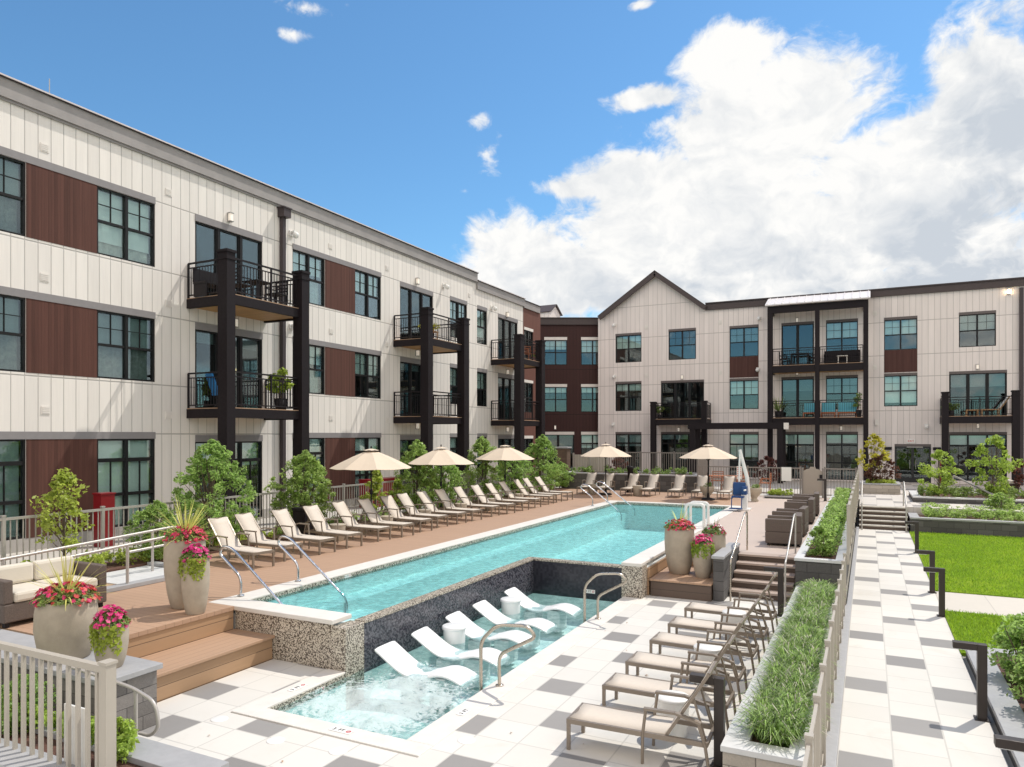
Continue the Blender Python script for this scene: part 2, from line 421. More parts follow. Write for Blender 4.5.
class MB:
    """collects shapes and links them as ONE mesh object"""
    def __init__(s): s.v = []; s.f = []; s.sm = []
    def add(s, verts, faces, smooth=False):
        k = len(s.v); s.v.extend(verts); s.f.extend([[i + k for i in f] for f in faces]); s.sm.extend([smooth] * len(faces)); return s
    def box(s, x0, y0, z0, x1, y1, z1):
        if x0 > x1: x0, x1 = x1, x0
        if y0 > y1: y0, y1 = y1, y0
        if z0 > z1: z0, z1 = z1, z0
        v = [(x0, y0, z0), (x1, y0, z0), (x1, y1, z0), (x0, y1, z0), (x0, y0, z1), (x1, y0, z1), (x1, y1, z1), (x0, y1, z1)]
        return s.add(v, [(3, 2, 1, 0), (4, 5, 6, 7), (0, 1, 5, 4), (1, 2, 6, 5), (2, 3, 7, 6), (3, 0, 4, 7)])
    def beam(s, a, b, w, h=None, up=(0, 0, 1)):
        """rectangular bar from a to b, w wide and h high"""
        h = h or w; a = Vector(a); b = Vector(b); d = (b - a).normalized(); u = Vector(up)
        if abs(d.dot(u)) > .98: u = Vector((1, 0, 0))
        x = d.cross(u).normalized(); y = x.cross(d).normalized()
        v = []
        for p in (a, b):
            for i, j in ((-1, -1), (1, -1), (1, 1), (-1, 1)): v.append(tuple(p + x * (i * w / 2) + y * (j * h / 2)))
        return s.add(v, [(0, 1, 2, 3), (7, 6, 5, 4), (0, 4, 5, 1), (1, 5, 6, 2), (2, 6, 7, 3), (3, 7, 4, 0)])
    def tube(s, pts, r, n=8, caps=True):
        pts = [Vector(p) for p in pts]; rs = r if hasattr(r, '__len__') else [r] * len(pts)
        rings = []; ref = None
        for i, p in enumerate(pts):
            d = (pts[min(i + 1, len(pts) - 1)] - pts[max(i - 1, 0)]).normalized()
            if ref is None: ref = Vector((0, 0, 1)) if abs(d.z) < .9 else Vector((1, 0, 0))
            x = d.cross(ref).normalized(); y = x.cross(d).normalized(); ref = y
            rings.append([tuple(p + (x * math.cos(2 * PI * k / n) + y * math.sin(2 * PI * k / n)) * rs[i]) for k in range(n)])
        v = [q for ring in rings for q in ring]; f = []
        for i in range(len(pts) - 1):
            for k in range(n): f.append((i * n + k, i * n + (k + 1) % n, (i + 1) * n + (k + 1) % n, (i + 1) * n + k))
        s.add(v, f, True)
        if caps:
            s.add(rings[0], [tuple(range(n - 1, -1, -1))]); s.add(rings[-1], [tuple(range(n))])
        return s
    def lathe(s, prof, n=28, c=(0, 0, 0), smooth=True):
        v = []; f = []
        for r, z in prof:
            for k in range(n): v.append((c[0] + r * math.cos(2 * PI * k / n), c[1] + r * math.sin(2 * PI * k / n), c[2] + z))
        for i in range(len(prof) - 1):
            for k in range(n): f.append((i * n + k, i * n + (k + 1) % n, (i + 1) * n + (k + 1) % n, (i + 1) * n + k))
        s.add(v, f, smooth)
        s.add(v[:n], [tuple(range(n - 1, -1, -1))]); s.add(v[-n:], [tuple(range(n))])
        return s
    def prism(s, poly, axis, a, b):
        """extrude a 2-D polygon along an axis: axis 0 -> (y,z) poly, 1 -> (x,z), 2 -> (x,y)"""
        def pt(p, k): return {0: (k, p[0], p[1]), 1: (p[0], k, p[1]), 2: (p[0], p[1], k)}[axis]
        n = len(poly); v = [pt(p, a) for p in poly] + [pt(p, b) for p in poly]
        f = [tuple(range(n - 1, -1, -1)), tuple(range(n, 2 * n))] + [(i, (i + 1) % n, n + (i + 1) % n, n + i) for i in range(n)]
        return s.add(v, f)
    def xform(s, M):
        s.v = [tuple(M @ Vector(p)) for p in s.v]; return s
    def build(s, name, mat, parent=None, bevel=0, local=False, seg=2):
        o3 = Vector((0, 0, 0)) if (local or parent is None) else chain_off(parent)
        me = bpy.data.meshes.new(name)
        me.from_pydata([(p[0] - o3.x, p[1] - o3.y, p[2] - o3.z) for p in s.v], [], s.f)
        me.polygons.foreach_set('use_smooth', s.sm)
        me.materials.append(MATS[mat]); me.update()
        import bmesh as _b
        bm = _b.new(); bm.from_mesh(me); _b.ops.recalc_face_normals(bm, faces=bm.faces); bm.to_mesh(me); bm.free()
        o = bpy.data.objects.new(name, me); col.objects.link(o)
        if parent is not None: o.parent = parent
        if bevel:
            m = o.modifiers.new('bevel', 'BEVEL'); m.width = bevel; m.segments = seg; m.limit_method = 'ANGLE'
        return o

def tag(o, label=None, cat=None, group=None, kind=None):
    if label: o['label'] = label
    if cat: o['category'] = cat
    if group: o['group'] = group
    if kind: o['kind'] = kind
    return o
def thing(name, label, cat, loc=(0, 0, 0), rz=0, group=None):
    o = bpy.data.objects.new(name, None); col.objects.link(o); o.location = loc; o.rotation_euler = (0, 0, rz); o.empty_display_size = .2
    return tag(o, label, cat, group)
def struct(name, mb, mat, bevel=0):
    return tag(mb.build(name, mat, None, bevel), kind='structure')
KIDS = {}
def copy_tree(o, loc=None, rz=None, label=None, group=None, parent=None, scale=None):
    c = o.copy(); col.objects.link(c); c.parent = parent
    for ch in list(o.children): copy_tree(ch, parent=c)
    if loc is not None: c.location = loc
    if rz is not None: c.rotation_euler = (0, 0, rz)
    if label: c['label'] = label
    if group: c['group'] = group
    if scale: c.scale = scale if hasattr(scale, '__len__') else (scale,) * 3
    return c

def raw_mesh(name, V, F, mat, parent=None, smooth=False, mats=None, idx=None):
    me = bpy.data.meshes.new(name)
    V = np.asarray(V, dtype=np.float32); F = np.asarray(F, dtype=np.int32)
    nv, (nf, k) = len(V), F.shape
    me.vertices.add(nv); me.vertices.foreach_set('co', V.ravel())
    me.loops.add(nf * k); me.loops.foreach_set('vertex_index', F.ravel())
    me.polygons.add(nf); me.polygons.foreach_set('loop_start', np.arange(0, nf * k, k, dtype=np.int32))
    me.polygons.foreach_set('loop_total', np.full(nf, k, dtype=np.int32))
    if smooth: me.polygons.foreach_set('use_smooth', np.ones(nf, dtype=bool))
    for m in (mats or [mat]): me.materials.append(MATS[m])
    if idx is not None: me.polygons.foreach_set('material_index', np.asarray(idx, dtype=np.int32))
    me.update(calc_edges=True); me.validate()
    o = bpy.data.objects.new(name, me); col.objects.link(o)
    if parent is not None: o.parent = parent
    return o

def leaf_arrays(P, N, size, rng, aspect=2.0, var=.4):
    """one folded leaf (two quads sharing the midrib -> here a 4-point rhombus) at every P, facing N"""
    n = len(P); N = N / np.linalg.norm(N, axis=1, keepdims=True)
    A = rng.normal(size=(n, 3)); T = np.cross(N, A); T /= np.linalg.norm(T, axis=1, keepdims=True); B = np.cross(N, T)
    s = size * (1 + var * (rng.random((n, 1)) * 2 - 1))
    L = s; W = s / aspect
    v0 = P - T * L * .5; v2 = P + T * L * .5 + N * L * -.12; v1 = P + B * W * .5 + N * W * .18; v3 = P - B * W * .5 + N * W * .18
    V = np.stack([v0, v1, v2, v3], 1).reshape(-1, 3)
    F = np.arange(4 * n).reshape(n, 4)
    return V, F

def clump_points(clumps, per, rng, shell=.55):
    """points spread through many small leaf clumps (centre, radius)"""
    P = []; N = []
    for (c, r) in clumps:
        d = rng.normal(size=(per, 3)); d /= np.linalg.norm(d, axis=1, keepdims=True)
        rad = r * (shell + (1 - shell) * rng.random((per, 1))) * (.55 + .45 * rng.random((per, 1)))
        P.append(np.asarray(c) + d * rad * np.array([1, 1, .85])); N.append(d * .4 + np.array([0, 0, .45]) + rng.normal(size=(per, 3)) * .6)
    return np.concatenate(P), np.concatenate(N)

def blades(P, h, w, rng, lean=.35, var=.4):
    """tapered grass blades: two quads each folded over at mid height"""
    n = len(P); a = rng.random(n) * 2 * PI; d = np.stack([np.cos(a), np.sin(a), np.zeros(n)], 1); s = np.stack([-np.sin(a), np.cos(a), np.zeros(n)], 1)
    hh = (h * (1 + var * (rng.random(n) * 2 - 1)))[:, None]; le = (lean * hh[:, 0] * (0.3 + rng.random(n)))[:, None]
    up = np.array([[0, 0, 1.0]])
    m = P + up * hh * .6 + d * le * .35; tpt = P + up * hh * .95 + d * le
    V = np.stack([P - s * w / 2, P + s * w / 2, m + s * w * .4, m - s * w * .4, tpt + s * w * .08, tpt - s * w * .08], 1).reshape(-1, 3)
    b = np.arange(n)[:, None] * 6
    F = np.concatenate([b + np.array([[0, 1, 2, 3]]), b + np.array([[3, 2, 4, 5]])])
    return V, F

def wall_cells(u0, u1, z0, z1, holes):
    us = sorted({u0, u1, *[h[0] for h in holes], *[h[1] for h in holes]}); zs = sorted({z0, z1, *[h[2] for h in holes], *[h[3] for h in holes]})
    us = [u for u in us if u0 <= u <= u1]; zs = [z for z in zs if z0 <= z <= z1]
    out = []
    for a, b in zip(us, us[1:]):
        for c, d in zip(zs, zs[1:]):
            um, zm = (a + b) / 2, (c + d) / 2
            if not any(h[0] < um < h[1] and h[2] < zm < h[3] for h in holes): out.append((a, b, c, d))
    return out

ORD = ['first', 'second', 'third', 'fourth', 'fifth', 'sixth', 'seventh', 'eighth', 'ninth', 'tenth', 'eleventh', 'twelfth', 'thirteenth', 'fourteenth', 'fifteenth', 'sixteenth', 'seventeenth']

# ------------------------------------------------------------------ facades
class Facade:
    def __init__(s, A, e, n, parent): s.A = Vector((*A, 0)); s.e = Vector((*e, 0)).normalized(); s.n = Vector((*n, 0)).normalized(); s.p = parent
    def pt(s, u, d, z): q = s.A + s.e * u + s.n * d; return (q.x, q.y, z)
    def box(s, mb, u0, u1, d0, d1, z0, z1):
        v = [s.pt(u, d, z) for z in (z0, z1) for (u, d) in ((u0, d0), (u1, d0), (u1, d1), (u0, d1))]
        mb.add(v, [(3, 2, 1, 0), (4, 5, 6, 7), (0, 1, 5, 4), (1, 2, 6, 5), (2, 3, 7, 6), (3, 0, 4, 7)]); return mb
    def sheet(s, mb, cells, holes, depth=.2):
        for a, b, c, d in cells: mb.add([s.pt(a, 0, c), s.pt(b, 0, c), s.pt(b, 0, d), s.pt(a, 0, d)], [(0, 1, 2, 3)])
        for a, b, c, d in holes:
            o = [s.pt(a, 0, c), s.pt(b, 0, c), s.pt(b, 0, d), s.pt(a, 0, d)]; i = [s.pt(a, -depth, c), s.pt(b, -depth, c), s.pt(b, -depth, d), s.pt(a, -depth, d)]
            for k in range(4):
                q = (k + 1) % 4
                mb.add([o[k], o[q], i[q], i[k]], [(0, 1, 2, 3)])
        return mb

wr = random.Random(5)
def window(F, u0, u1, z0, z1, kind='double', blind=None, low=False, dark=False):
    """kind: double (two sashes side by side), single, door (sliding glass), tall (transom + low rail)"""
    fb = MB(); w = .045
    F.box(fb, u0, u1, -.14, -.02, z1 - w, z1); F.box(fb, u0, u1, -.14, -.02, z0, z0 + w)
    F.box(fb, u0, u0 + w, -.14, -.02, z0 + w, z1 - w); F.box(fb, u1 - w, u1, -.14, -.02, z0 + w, z1 - w)
    n = {'double': 2, 'single': 1, 'door': 3 if u1 - u0 > 2.2 else 2, 'tall': 2, 'tall3': 3}[kind]
    edges = [u0 + (u1 - u0) * k / n for k in range(n + 1)]
    for e in edges[1:-1]: F.box(fb, e - .04, e + .04, -.135, -.015, z0 + w, z1 - w)
    zm = z0 + (z1 - z0) * .5
    if kind in ('double', 'single'):
        for a, b in zip(edges, edges[1:]):
            F.box(fb, a + .05, b - .05, -.125, -.03, zm - .03, zm + .03)
            um = (a + b) / 2; zq = (zm + z1) / 2
            F.box(fb, um - .008, um + .008, -.10, -.055, zm + .035, z1 - w)
            F.box(fb, a + .05, b - .05, -.099, -.056, zq - .008, zq + .008)
    elif kind in ('tall', 'tall3'):
        for zz in ((z0 + (z1 - z0) * .76, .05), (z0 + (z1 - z0) * .37, .04)):
            if kind == 'tall3' and zz[1] < .05: continue
            for a, b in zip(edges, edges[1:]): F.box(fb, a + .05, b - .05, -.125, -.03, zz[0] - zz[1], zz[0] + zz[1])
        for a, b in zip(edges, edges[1:]):
            um = (a + b) / 2; F.box(fb, um - .012, um + .012, -.10, -.055, z0 + w, z0 + (z1 - z0) * .76 - .05)
    else:
        for a, b in zip(edges, edges[1:]):
            for x in (a + .03, b - .03 - .05): F.box(fb, x, x + .05, -.12, -.04, z0 + w, z1 - w)
    fo = fb.build('door' if kind == 'door' else 'window', 'window_frame', F.p)
    F.box(MB(), u0, u1, 0, 0, 0, 0)
    g = F.box(MB(), u0 + .02, u1 - .02, -.086, -.078, z0 + .02, z1 - .02); g.build('pane', 'glass_door' if kind == 'door' else wr.choice(['glass', 'glass', 'glass_b']), fo)
    if blind and kind != 'door': blind = min(1, max(.12, blind + wr.choice([0, 0, 0, 0, .06, -.12, .3])))
    if blind is None: blind = wr.choice([.5, .5, .48, .52, .95, .3, 1.0])
    if blind > 0:
        b = MB(); H = (z1 - z0 - .1) * blind; k = 14
        pts = [(u0 + .05 + (u1 - u0 - .1) * i / (k - 1), -.19 - .006 * (i % 2)) for i in range(k)]
        v = [F.pt(u, d, z) for z in (z1 - .05, z1 - .05 - H) for u, d in pts]
        b.add(v, [(i, i + 1, k + i + 1, k + i) for i in range(k - 1)]); b.build('blind', 'blind', fo)
    if low:
        b = MB(); k = 30
        pts = [(u0 + .05 + (u1 - u0 - .1) * i / (k - 1), -.26 - .035 * math.sin(i * 1.3)) for i in range(k)]
        v = [F.pt(u, d, z) for z in (zm, z0 + .06) for u, d in pts]
        b.add(v, [(i, i + 1, k + i + 1, k + i) for i in range(k - 1)], True); b.build('curtain', 'curtain', fo)
    return fo

def head_trim(F, u0, u1, z, h=.17, mat='trim_grey'):
    F.box(MB(), u0, u1, .002, .02, z, z + h).build('head_trim', mat, F.p)
def brown_panel(F, u0, u1, z0, z1, mat): F.box(MB(), u0, u1, -.05, .008, z0, z1).build('panel', mat, F.p)
def vent(F, u, z, w=.2, h=.2):
    b = F.box(MB(), u - w / 2, u + w / 2, .002, .016, z - h / 2, z + h / 2)
    for k in range(4): F.box(b, u - w / 2 + .02, u + w / 2 - .02, .016, .024, z - h / 2 + .03 + k * .042, z - h / 2 + .05 + k * .042)
    b.build('vent', 'vent_plate', F.p)
def wall_lamp(F, u, z, bright=False):
    b = MB(); F.box(b, u - .06, u + .06, .002, .03, z - .13, z + .14); F.box(b, u - .07, u + .07, .03, .15, z + .11, z + .14); F.box(b, u - .07, u + .07, .03, .15, z - .14, z - .115)
    o = b.build('wall_lamp', 'lamp_housing', F.p)
    F.box(MB(), u - .05, u + .05, .04, .135, z - .112, z + .108).build('lamp_glass', 'lamp_bright' if bright else 'lamp_glow', o)
def dome_cam(F, u, z):
    b = F.box(MB(), u - .09, u + .09, .002, .05, z - .02, z + .16)
    F.box(b, u - .05, u + .05, .05, .2, z + .08, z + .14)
    o = b.build('camera_mount', 'white_paint', F.p)
    q = F.pt(u, .22, z - .02)
    MB().lathe([(.02, -.10), (.08, -.07), (.105, 0), (.105, .06), (.06, .1)], 14, q).build('camera_dome', 'white_paint', o)

def railing(mb, path, z, h=1.0, gap=.115, pick=.016, post=.045, rail=.05, posts=True, double=True, low=.09):
    """pickets between a top rail and a bottom rail along a polyline of (x, y)"""
    for (a, b) in zip(path, path[1:]):
        a = Vector((*a, 0)); b = Vector((*b, 0)); L = (b - a).length; d = (b - a) / L
        P = lambda s, zz: tuple(a + d * s + Vector((0, 0, zz)))
        mb.beam(P(0, z + h), P(L, z + h), rail, .045); mb.beam(P(0, z + low), P(L, z + low), rail * .7, .035)
        if double: mb.beam(P(0, z + h - .13), P(L, z + h - .13), rail * .6, .03)
        n = max(1, round(L / gap))
        for k in range(1, n):
            mb.beam(P(L * k / n, z + low), P(L * k / n, z + h - (.13 if double else .02)), pick, pick)
        if posts:
            m = max(1, round(L / 1.6))
            for k in range(m + 1): mb.beam(P(L * k / m, z), P(L * k / m, z + h), post, post)
    return mb

def balcony(F, u0, u1, d, z, mat='black_steel', floor_t=.28, rails=True, soff='balcony_wood'):
    b = MB(); t = floor_t
    F.box(b, u0, u1, d - .13, d, z - t, z - .02); F.box(b, u0, u0 + .12, .01, d - .13, z - t, z - .02); F.box(b, u1 - .12, u1, .01, d - .13, z - t, z - .02)
    o = b.build('balcony', mat, F.p)
    fl = MB(); n = max(3, int(d / .14))
    for k in range(n):
        a = .01 + (d - .02) * k / n; F.box(fl, u0 + .02, u1 - .02, a + .004, a + (d - .02) / n - .004, z - .02, z + .006)
    fl.build('balcony_floor', 'balcony_floor', o)
    F.box(MB(), u0 + .12, u1 - .12, .012, d - .131, z - t + .05, z - t + .09).build('soffit', soff, o)
    if rails:
        path = [F.pt(u, q, 0)[:2] for u, q in ((u0 + .05, .03), (u0 + .05, d - .06), (u1 - .05, d - .06), (u1 - .05, .03))]
        railing(MB(), path, z).build('railing', 'black_metal', o)
    return o
def balcony_post(F, u0, u1, d0, d1, z0, z1, cap=True):
    b = F.box(MB(), u0, u1, d0, d1, z0, z1)
    if cap: F.box(b, u0 - .03, u1 + .03, d0 - .03, d1 + .03, z1 - .02, z1 + .05); F.box(b, u0 - .02, u1 + .02, d0 - .02, d1 + .02, z1 - .22, z1 - .17)
    return b.build('balcony_post', 'black_steel', F.p)

# ------------------------------------------------------------------ left wing
DECK = .72
lw = thing('apartment_building', 'long pale three storey apartment wing with brown panels beside the pool loungers', 'building', (-17.5, 20, 0))
FL = Facade((-17.5, 0), (0, 1), (1, 0), lw)
BY0 = 3.0
rows = [(8.0, 9.73), (4.85, 6.58), (1.0, 3.30)]
holes = []
A_bays = [(4.4, 6.1, 'double'), (8.1, 9.83, 'double'), (11.54, 13.19, 'double'), (18.42, 20.04, 'double'), (21.72, 23.35, 'double'), (28.64, 30.23, 'double'), (31.22, 32.27, 'single')]
D_bays = [(14.49, 17.07), (24.65, 27.18), (33.49, 35.84)]
for r, (a, b) in enumerate(rows):
    for (u0, u1, k) in A_bays: holes.append((u0, u1, a, b))
    for (u0, u1) in D_bays: holes.append((u0, u1, (7.34, 4.19, .76)[r], b - .1))
w1h = [h for h in holes if h[1] < 31.15]; w2h = [h for h in holes if h[0] > 31.15]
FL.sheet(MB(), wall_cells(BY0, 31.12, 1.0, 11.2, w1h), w1h).build('wall', 'siding_left', lw)
# the low base course under the cladding has the door openings of the ground floor too
doors = [(u0, u1, .76, 1.0) for (u0, u1) in D_bays]
FL.sheet(MB(), wall_cells(BY0, 36.55, 0.0, 1.0, doors), doors).build('base_course', 'base_course', lw)
FL.sheet(MB(), wall_cells(31.12, 36.55, 1.0, 10.9, w2h), w2h).build('wall', 'siding_left', lw)
rh = [(36.68, 37.9, a, b) for a, b in ((7.75, 9.4), (4.7, 6.4), (1.3, 3.2))]
FL2 = Facade((-17.5, 0), (0, 1), (1, 0), lw)
FL2.sheet(MB(), wall_cells(36.55, 38.75, 0, 10.9, rh), rh).build('wall', 'siding_rust', lw)
for h in rh:
    window(FL, *h, 'double', .5); head_trim(FL, h[0], h[1], h[3], .16, 'vent_plate')
FL.box(MB(), BY0, 38.75, -1.6, -1.5, .0, 11.0).build('interior_wall', 'interior', lw)
fs = MB()
for z in (.70, 4.0, 7.15, 10.4): FL.box(fs, BY0, 38.75, -1.5, -.21, z - .25, z)
fs.build('floor_slab', 'interior', lw)
pw = MB()
for u in (7.3, 10.7, 13.9, 17.8, 20.9, 24.0, 27.9, 30.7, 32.9, 36.3): FL.box(pw, u - .05, u + .05, -1.5, -.21, .7, 10.9)
pw.build('partition', 'interior', lw)
sh = MB(); sh.box(-30, BY0 - .2, 0, -17.5, BY0, 11.2); sh.box(-30.2, BY0, 0, -30, 38.75, 11.2); sh.build('rear_wall', 'siding_left', lw)
MB().box(-30, 38.75, 0, -17.5, 38.95, 10.9).build('end_wall', 'siding_rust', lw)
sh = MB(); sh.box(-30, BY0, 11.15, -17.52, 31.12, 11.25); sh.box(-30, 31.13, 10.8, -17.52, 38.75, 10.9); sh.build('roof', 'roof_membrane', lw)
for r, (a, b) in enumerate(rows):
    for i, (u0, u1, k) in enumerate(A_bays):
        kind = k if r < 2 else ('tall' if k == 'double' else 'single')
        bl = .5 if r < 2 else (1.0 if i in (1, 2, 3, 4) else .6)
        if i in (3, 4, 5) and r == 0: bl = .5
        window(FL, u0, u1, a, b, kind, bl, low=(r < 2 and i in (1, 2, 3)))
    for j, (u0, u1) in enumerate(D_bays):
        window(FL, u0, u1, (7.34, 4.19, .76)[r], b - .1, 'door' if r < 2 else 'tall3', (.0, .12, .32)[r] if j else (.0, .14, .3)[r]); head_trim(FL, u0, u1, b - .1, .2)
    head_trim(FL, 3.2, 13.19, b, .18); head_trim(FL, 18.42, 23.35, b, .18); head_trim(FL, 28.64, 30.23, b, .18); head_trim(FL, 31.25, 32.27, b, .18)
    for (u0, u1) in ((6.1, 8.1), (9.83, 11.54), (20.04, 21.72)): brown_panel(FL, u0 + .002, u1 - .002, a, b - .002, 'panel_brown_left')
cb = MB(); FL.box(cb, BY0, 31.12, .003, .10, 11.02, 11.44); FL.box(cb, 31.12, 36.55, .003, .10, 10.68, 11.08); FL.box(cb, 36.55, 38.75, .003, .08, 10.62, 11.0)
FL.box(cb, BY0, 31.12, .003, .05, 10.96, 11.02); cb.build('cornice', 'cornice_grey', lw)
cb = MB(); FL.box(cb, BY0, 31.14, -.3, .15, 11.44, 11.50); FL.box(cb, 31.12, 36.57, -.3, .15, 11.08, 11.13); FL.box(cb, 36.57, 38.77, -.3, .12, 11.0, 11.05); cb.build('roof_edge', 'flashing', lw)
b = MB(); FL.box(b, BY0, 31.13, .151, .17, 11.455, 11.49); FL.box(b, 31.13, 36.56, .151, .17, 11.09, 11.125); b.build('edge_highlight', 'bright_edge', lw)  # pale strip puts the highlight of the roof edge into colour
# cap flashing rod and small rooftop mast
MB().tube([FL.pt(10.6, -.4, 11.4), FL.pt(10.6, -.4, 12.1)], .012, 6).build('roof_mast', 'rail_pale', lw)
# downspout with its conductor head
b = MB(); FL.box(b, 17.80, 17.94, .03, .17, .75, 10.62); FL.box(b, 17.72, 18.04, .01, .30, 10.62, 10.9); FL.box(b, 17.69, 18.07, .005, .33, 10.9, 10.94)
b.build('downspout', 'flashing', lw)
for u, z in ((10.25, 10.22), (13.61, 10.18), (13.61, 7.08), (10.25, 7.14), (10.27, 3.99), (13.61, 3.96), (20.33, 10.26), (23.75, 10.18), (20.36, 7.18), (20.36, 4.02), (30.44, 10.25), (23.82, 4.01), (30.44, 7.1), (23.75, 7.1)): vent(FL, u, z)
for u, z in ((15.71, 10.05), (15.9, 6.85), (25.84, 10.05), (25.84, 6.94), (25.84, 3.79), (34.46, 9.9), (34.46, 6.8), (34.46, 3.7)): wall_lamp(FL, u, z)
for u, z in ((18.34, 10.15), (28.04, 10.2), (32.75, 9.95), (18.34, 7.0)): dome_cam(FL, u, z)
for u, z in ((16.05, 5.75), (16.45, 5.45), (35.2, 6.1)):
    MB().lathe([(.0, -.09), (.06, -.06), (.085, 0), (.06, .06), (.0, .09)], 12, FL.pt(u, -.55, z)).build('interior_lamp', 'lamp_bulb', lw)
# balconies: three stacks of two
for (n0, n1, f0, f1) in ((13.93, 14.22, 16.80, 17.12), (23.85, 24.2, 26.68, 27.1), (32.25, 32.7, 34.85, 35.3)):
    for z in (7.31, 4.16): balcony(FL, n1 - .03, f1 + .12, 1.8, z)
    balcony_post(FL, n0, n1, 1.56, 1.92, .70, 8.42); balcony_post(FL, f0, f1, 1.56, 1.92, .70, 8.42)

# ------------------------------------------------------------------ dark corner block behind
ca = thing('corner_block', 'dark red brown corner block set back between the two pale wings', 'building', (-18.3, 45.7, 0))
Fd = Facade((-21.2, 44.16), (4.1, 2.1), (2.1, -4.1), ca)
o1 = 1.01
dh = []
for (s0, s1) in ((.49, 2.06), (3.02, 4.62)):
    for (a, b) in ((8.2, 9.91), (4.98, 6.69)): dh.append((s0 + o1, s1 + o1, a, b))
dh += [(3.02 + o1, 4.62 + o1, .9, 3.42), (.35 + o1, 2.55 + o1, .75, 3.42)]
Fd.sheet(MB(), wall_cells(-1.2, 6.4, 0, 11.0, dh), dh).build('wall', 'siding_dark', ca)
for h in dh:
    window(Fd, *h, 'double' if h[3] > 4 else ('tall' if h[0] > 3 else 'door'), {9.91: .48, 6.69: .2, 3.42: .35}[h[3]]); head_trim(Fd, h[0], h[1], h[3], .2, 'vent_plate')
Fd.box(MB(), -1.2, 6.4, -1.5, -1.4, 0, 11).build('interior_wall', 'interior', ca)
b = Fd.box(MB(), -1.3, 6.4, .003, .12, 10.95, 11.38); Fd.box(b, -1.3, 6.4, -.4, .18, 11.38, 11.44); b.build('cornice', 'cornice_dark', ca)
b = MB(); Fd.box(b, -1.2, 6.4, -9, -.05, 10.9, 11.0); b.build('roof', 'roof_membrane', ca)
wall_lamp(Fd, 1.24 + o1, 3.92)
# the little metal roofed dormer that shows over the parapet
q = Fd.pt(2.6, -5, 11)
b = MB(); b.prism([(-.95, -1.1), (-.95, .55), (0, 1.15), (.95, .55), (.95, -1.1)], 1, 0, 2.4); b.xform(Matrix.Translation((q[0], q[1], 12.02)) @ Matrix.Rotation(R(88), 4, 'Z')); dm = b.build('dormer', 'siding_back', ca)
b = MB()
for sgn in (-1, 1):
    b.beam((sgn * .55, -.15, .88), (sgn * .55, 2.55, .88), 1.25, .06, up=(sgn * .55, 0, .85))
    for k in range(6): b.beam((sgn * 1.05, -.1 + k * .5, .56), (sgn * .03, -.1 + k * .5, 1.2), .03, .07)
b.xform(Matrix.Translation((q[0], q[1], 12.02)) @ Matrix.Rotation(R(88), 4, 'Z')); b.build('dormer_roof', 'cornice_dark', dm)

# ------------------------------------------------------------------ back wing with the gable
bw = thing('apartment_building', 'three storey back wing with a pointed gable and dark balconies facing the pool', 'building', (-4.5, 46, 0))
FB = Facade((0, 46), (1, 0), (0, -1), bw)
BX1 = 16.0
C1 = (-15.15, -13.37); C2 = (-11.57, -9.81); D2 = (-12.07, -9.31); C3 = (-7.74, -6.01); B1 = (-4.69, -2.87); B2 = (-2.22, -.52); C5 = (.82, 2.48); C6 = (4.46, 6.16); D3 = (4.0, 6.65)
W = [(*C1, 8.23, 10.03, 'double', .5), (*C1, 5.0, 6.82, 'double', .25), (*C1, .95, 3.46, 'tall', .25), (*C2, 8.25, 10.1, 'double', 0), (*D2, 4.42, 6.78, 'door', 0), (-12.07, -9.4, .95, 3.46, 'tall3', .2),
     (*C3, 8.25, 10.05, 'double', .5), (*C3, 5.0, 6.78, 'double', .5), (*C3, .80, 3.46, 'tall', .24), (*B1, 7.6, 10.02, 'door', .0), (*B2, 8.1, 10.02, 'double', .5), (*B1, 4.45, 6.75, 'door', .3), (*B2, 4.9, 6.75, 'double', .5),
     (*B1, .78, 3.45, 'tall', .24), (*B2, .78, 3.45, 'tall', .3), (*C5, 8.22, 9.95, 'double', .5), (*C5, 5.03, 6.77, 'double', .9), (*C6, 8.2, 9.97, 'double', .5), (*D3, 4.42, 6.75, 'door', .3), (*D3, .9, 3.42, 'tall3', .24),
     (9.2, 10.9, 8.2, 9.97, 'double', .5), (9.2, 10.9, 5.0, 6.77, 'double', .5), (9.2, 10.9, .9, 3.42, 'tall', .3), (12.6, 14.4, 8.2, 9.97, 'double', .5), (12.6, 14.4, 5.0, 6.77, 'double', .5)]
door = (1.35, 3.14, .73, 2.75)
bh = [w[:4] for w in W] + [door]
FB.sheet(MB(), wall_cells(-16.18, BX1, 0, 11.3, bh), bh).build('wall', 'siding_back', bw)
g = MB(); g.add([FB.pt(-16.18, 0, 11.3), FB.pt(-9.18, 0, 11.3), FB.pt(-9.18, 0, 11.4), FB.pt(-12.4, 0, 13.85), FB.pt(-16.18, 0, 11.31)], [(0, 1, 2, 3, 4)]); g.build('gable_wall', 'siding_back', bw)
for w in W:
    window(FB, *w[:4], w[4], w[5]); head_trim(FB, w[0], w[1], w[3], .14, 'trim_dark')
for (u, z0, z1) in ((C3, 6.96, 8.25), (C5, 6.95, 8.22)): brown_panel(FB, u[0] + .002, u[1] - .002, z0, z1 - .002, 'panel_brown_back')
FB.box(MB(), -16.18, BX1, -1.6, -1.5, 0, 11.2).build('interior_wall', 'interior', bw)
fs = MB()
for z in (.70, 4.0, 7.2, 10.5): FB.box(fs, -16.18, BX1, -1.5, -.21, z - .25, z)
fs.build('floor_slab', 'interior', bw)
b = MB(); b.box(-16.38, 46.0, 0, -16.18, 58, 11.3); b.box(BX1, 46, 0, BX1 + .2, 58, 11.6); b.box(-16.18, 58, 0, BX1, 58.2, 11.6); b.build('rear_wall', 'siding_back', bw)
b = MB(); b.box(-9.2, 46.05, 11.55, BX1, 58, 11.65); b.build('roof', 'roof_membrane', bw)
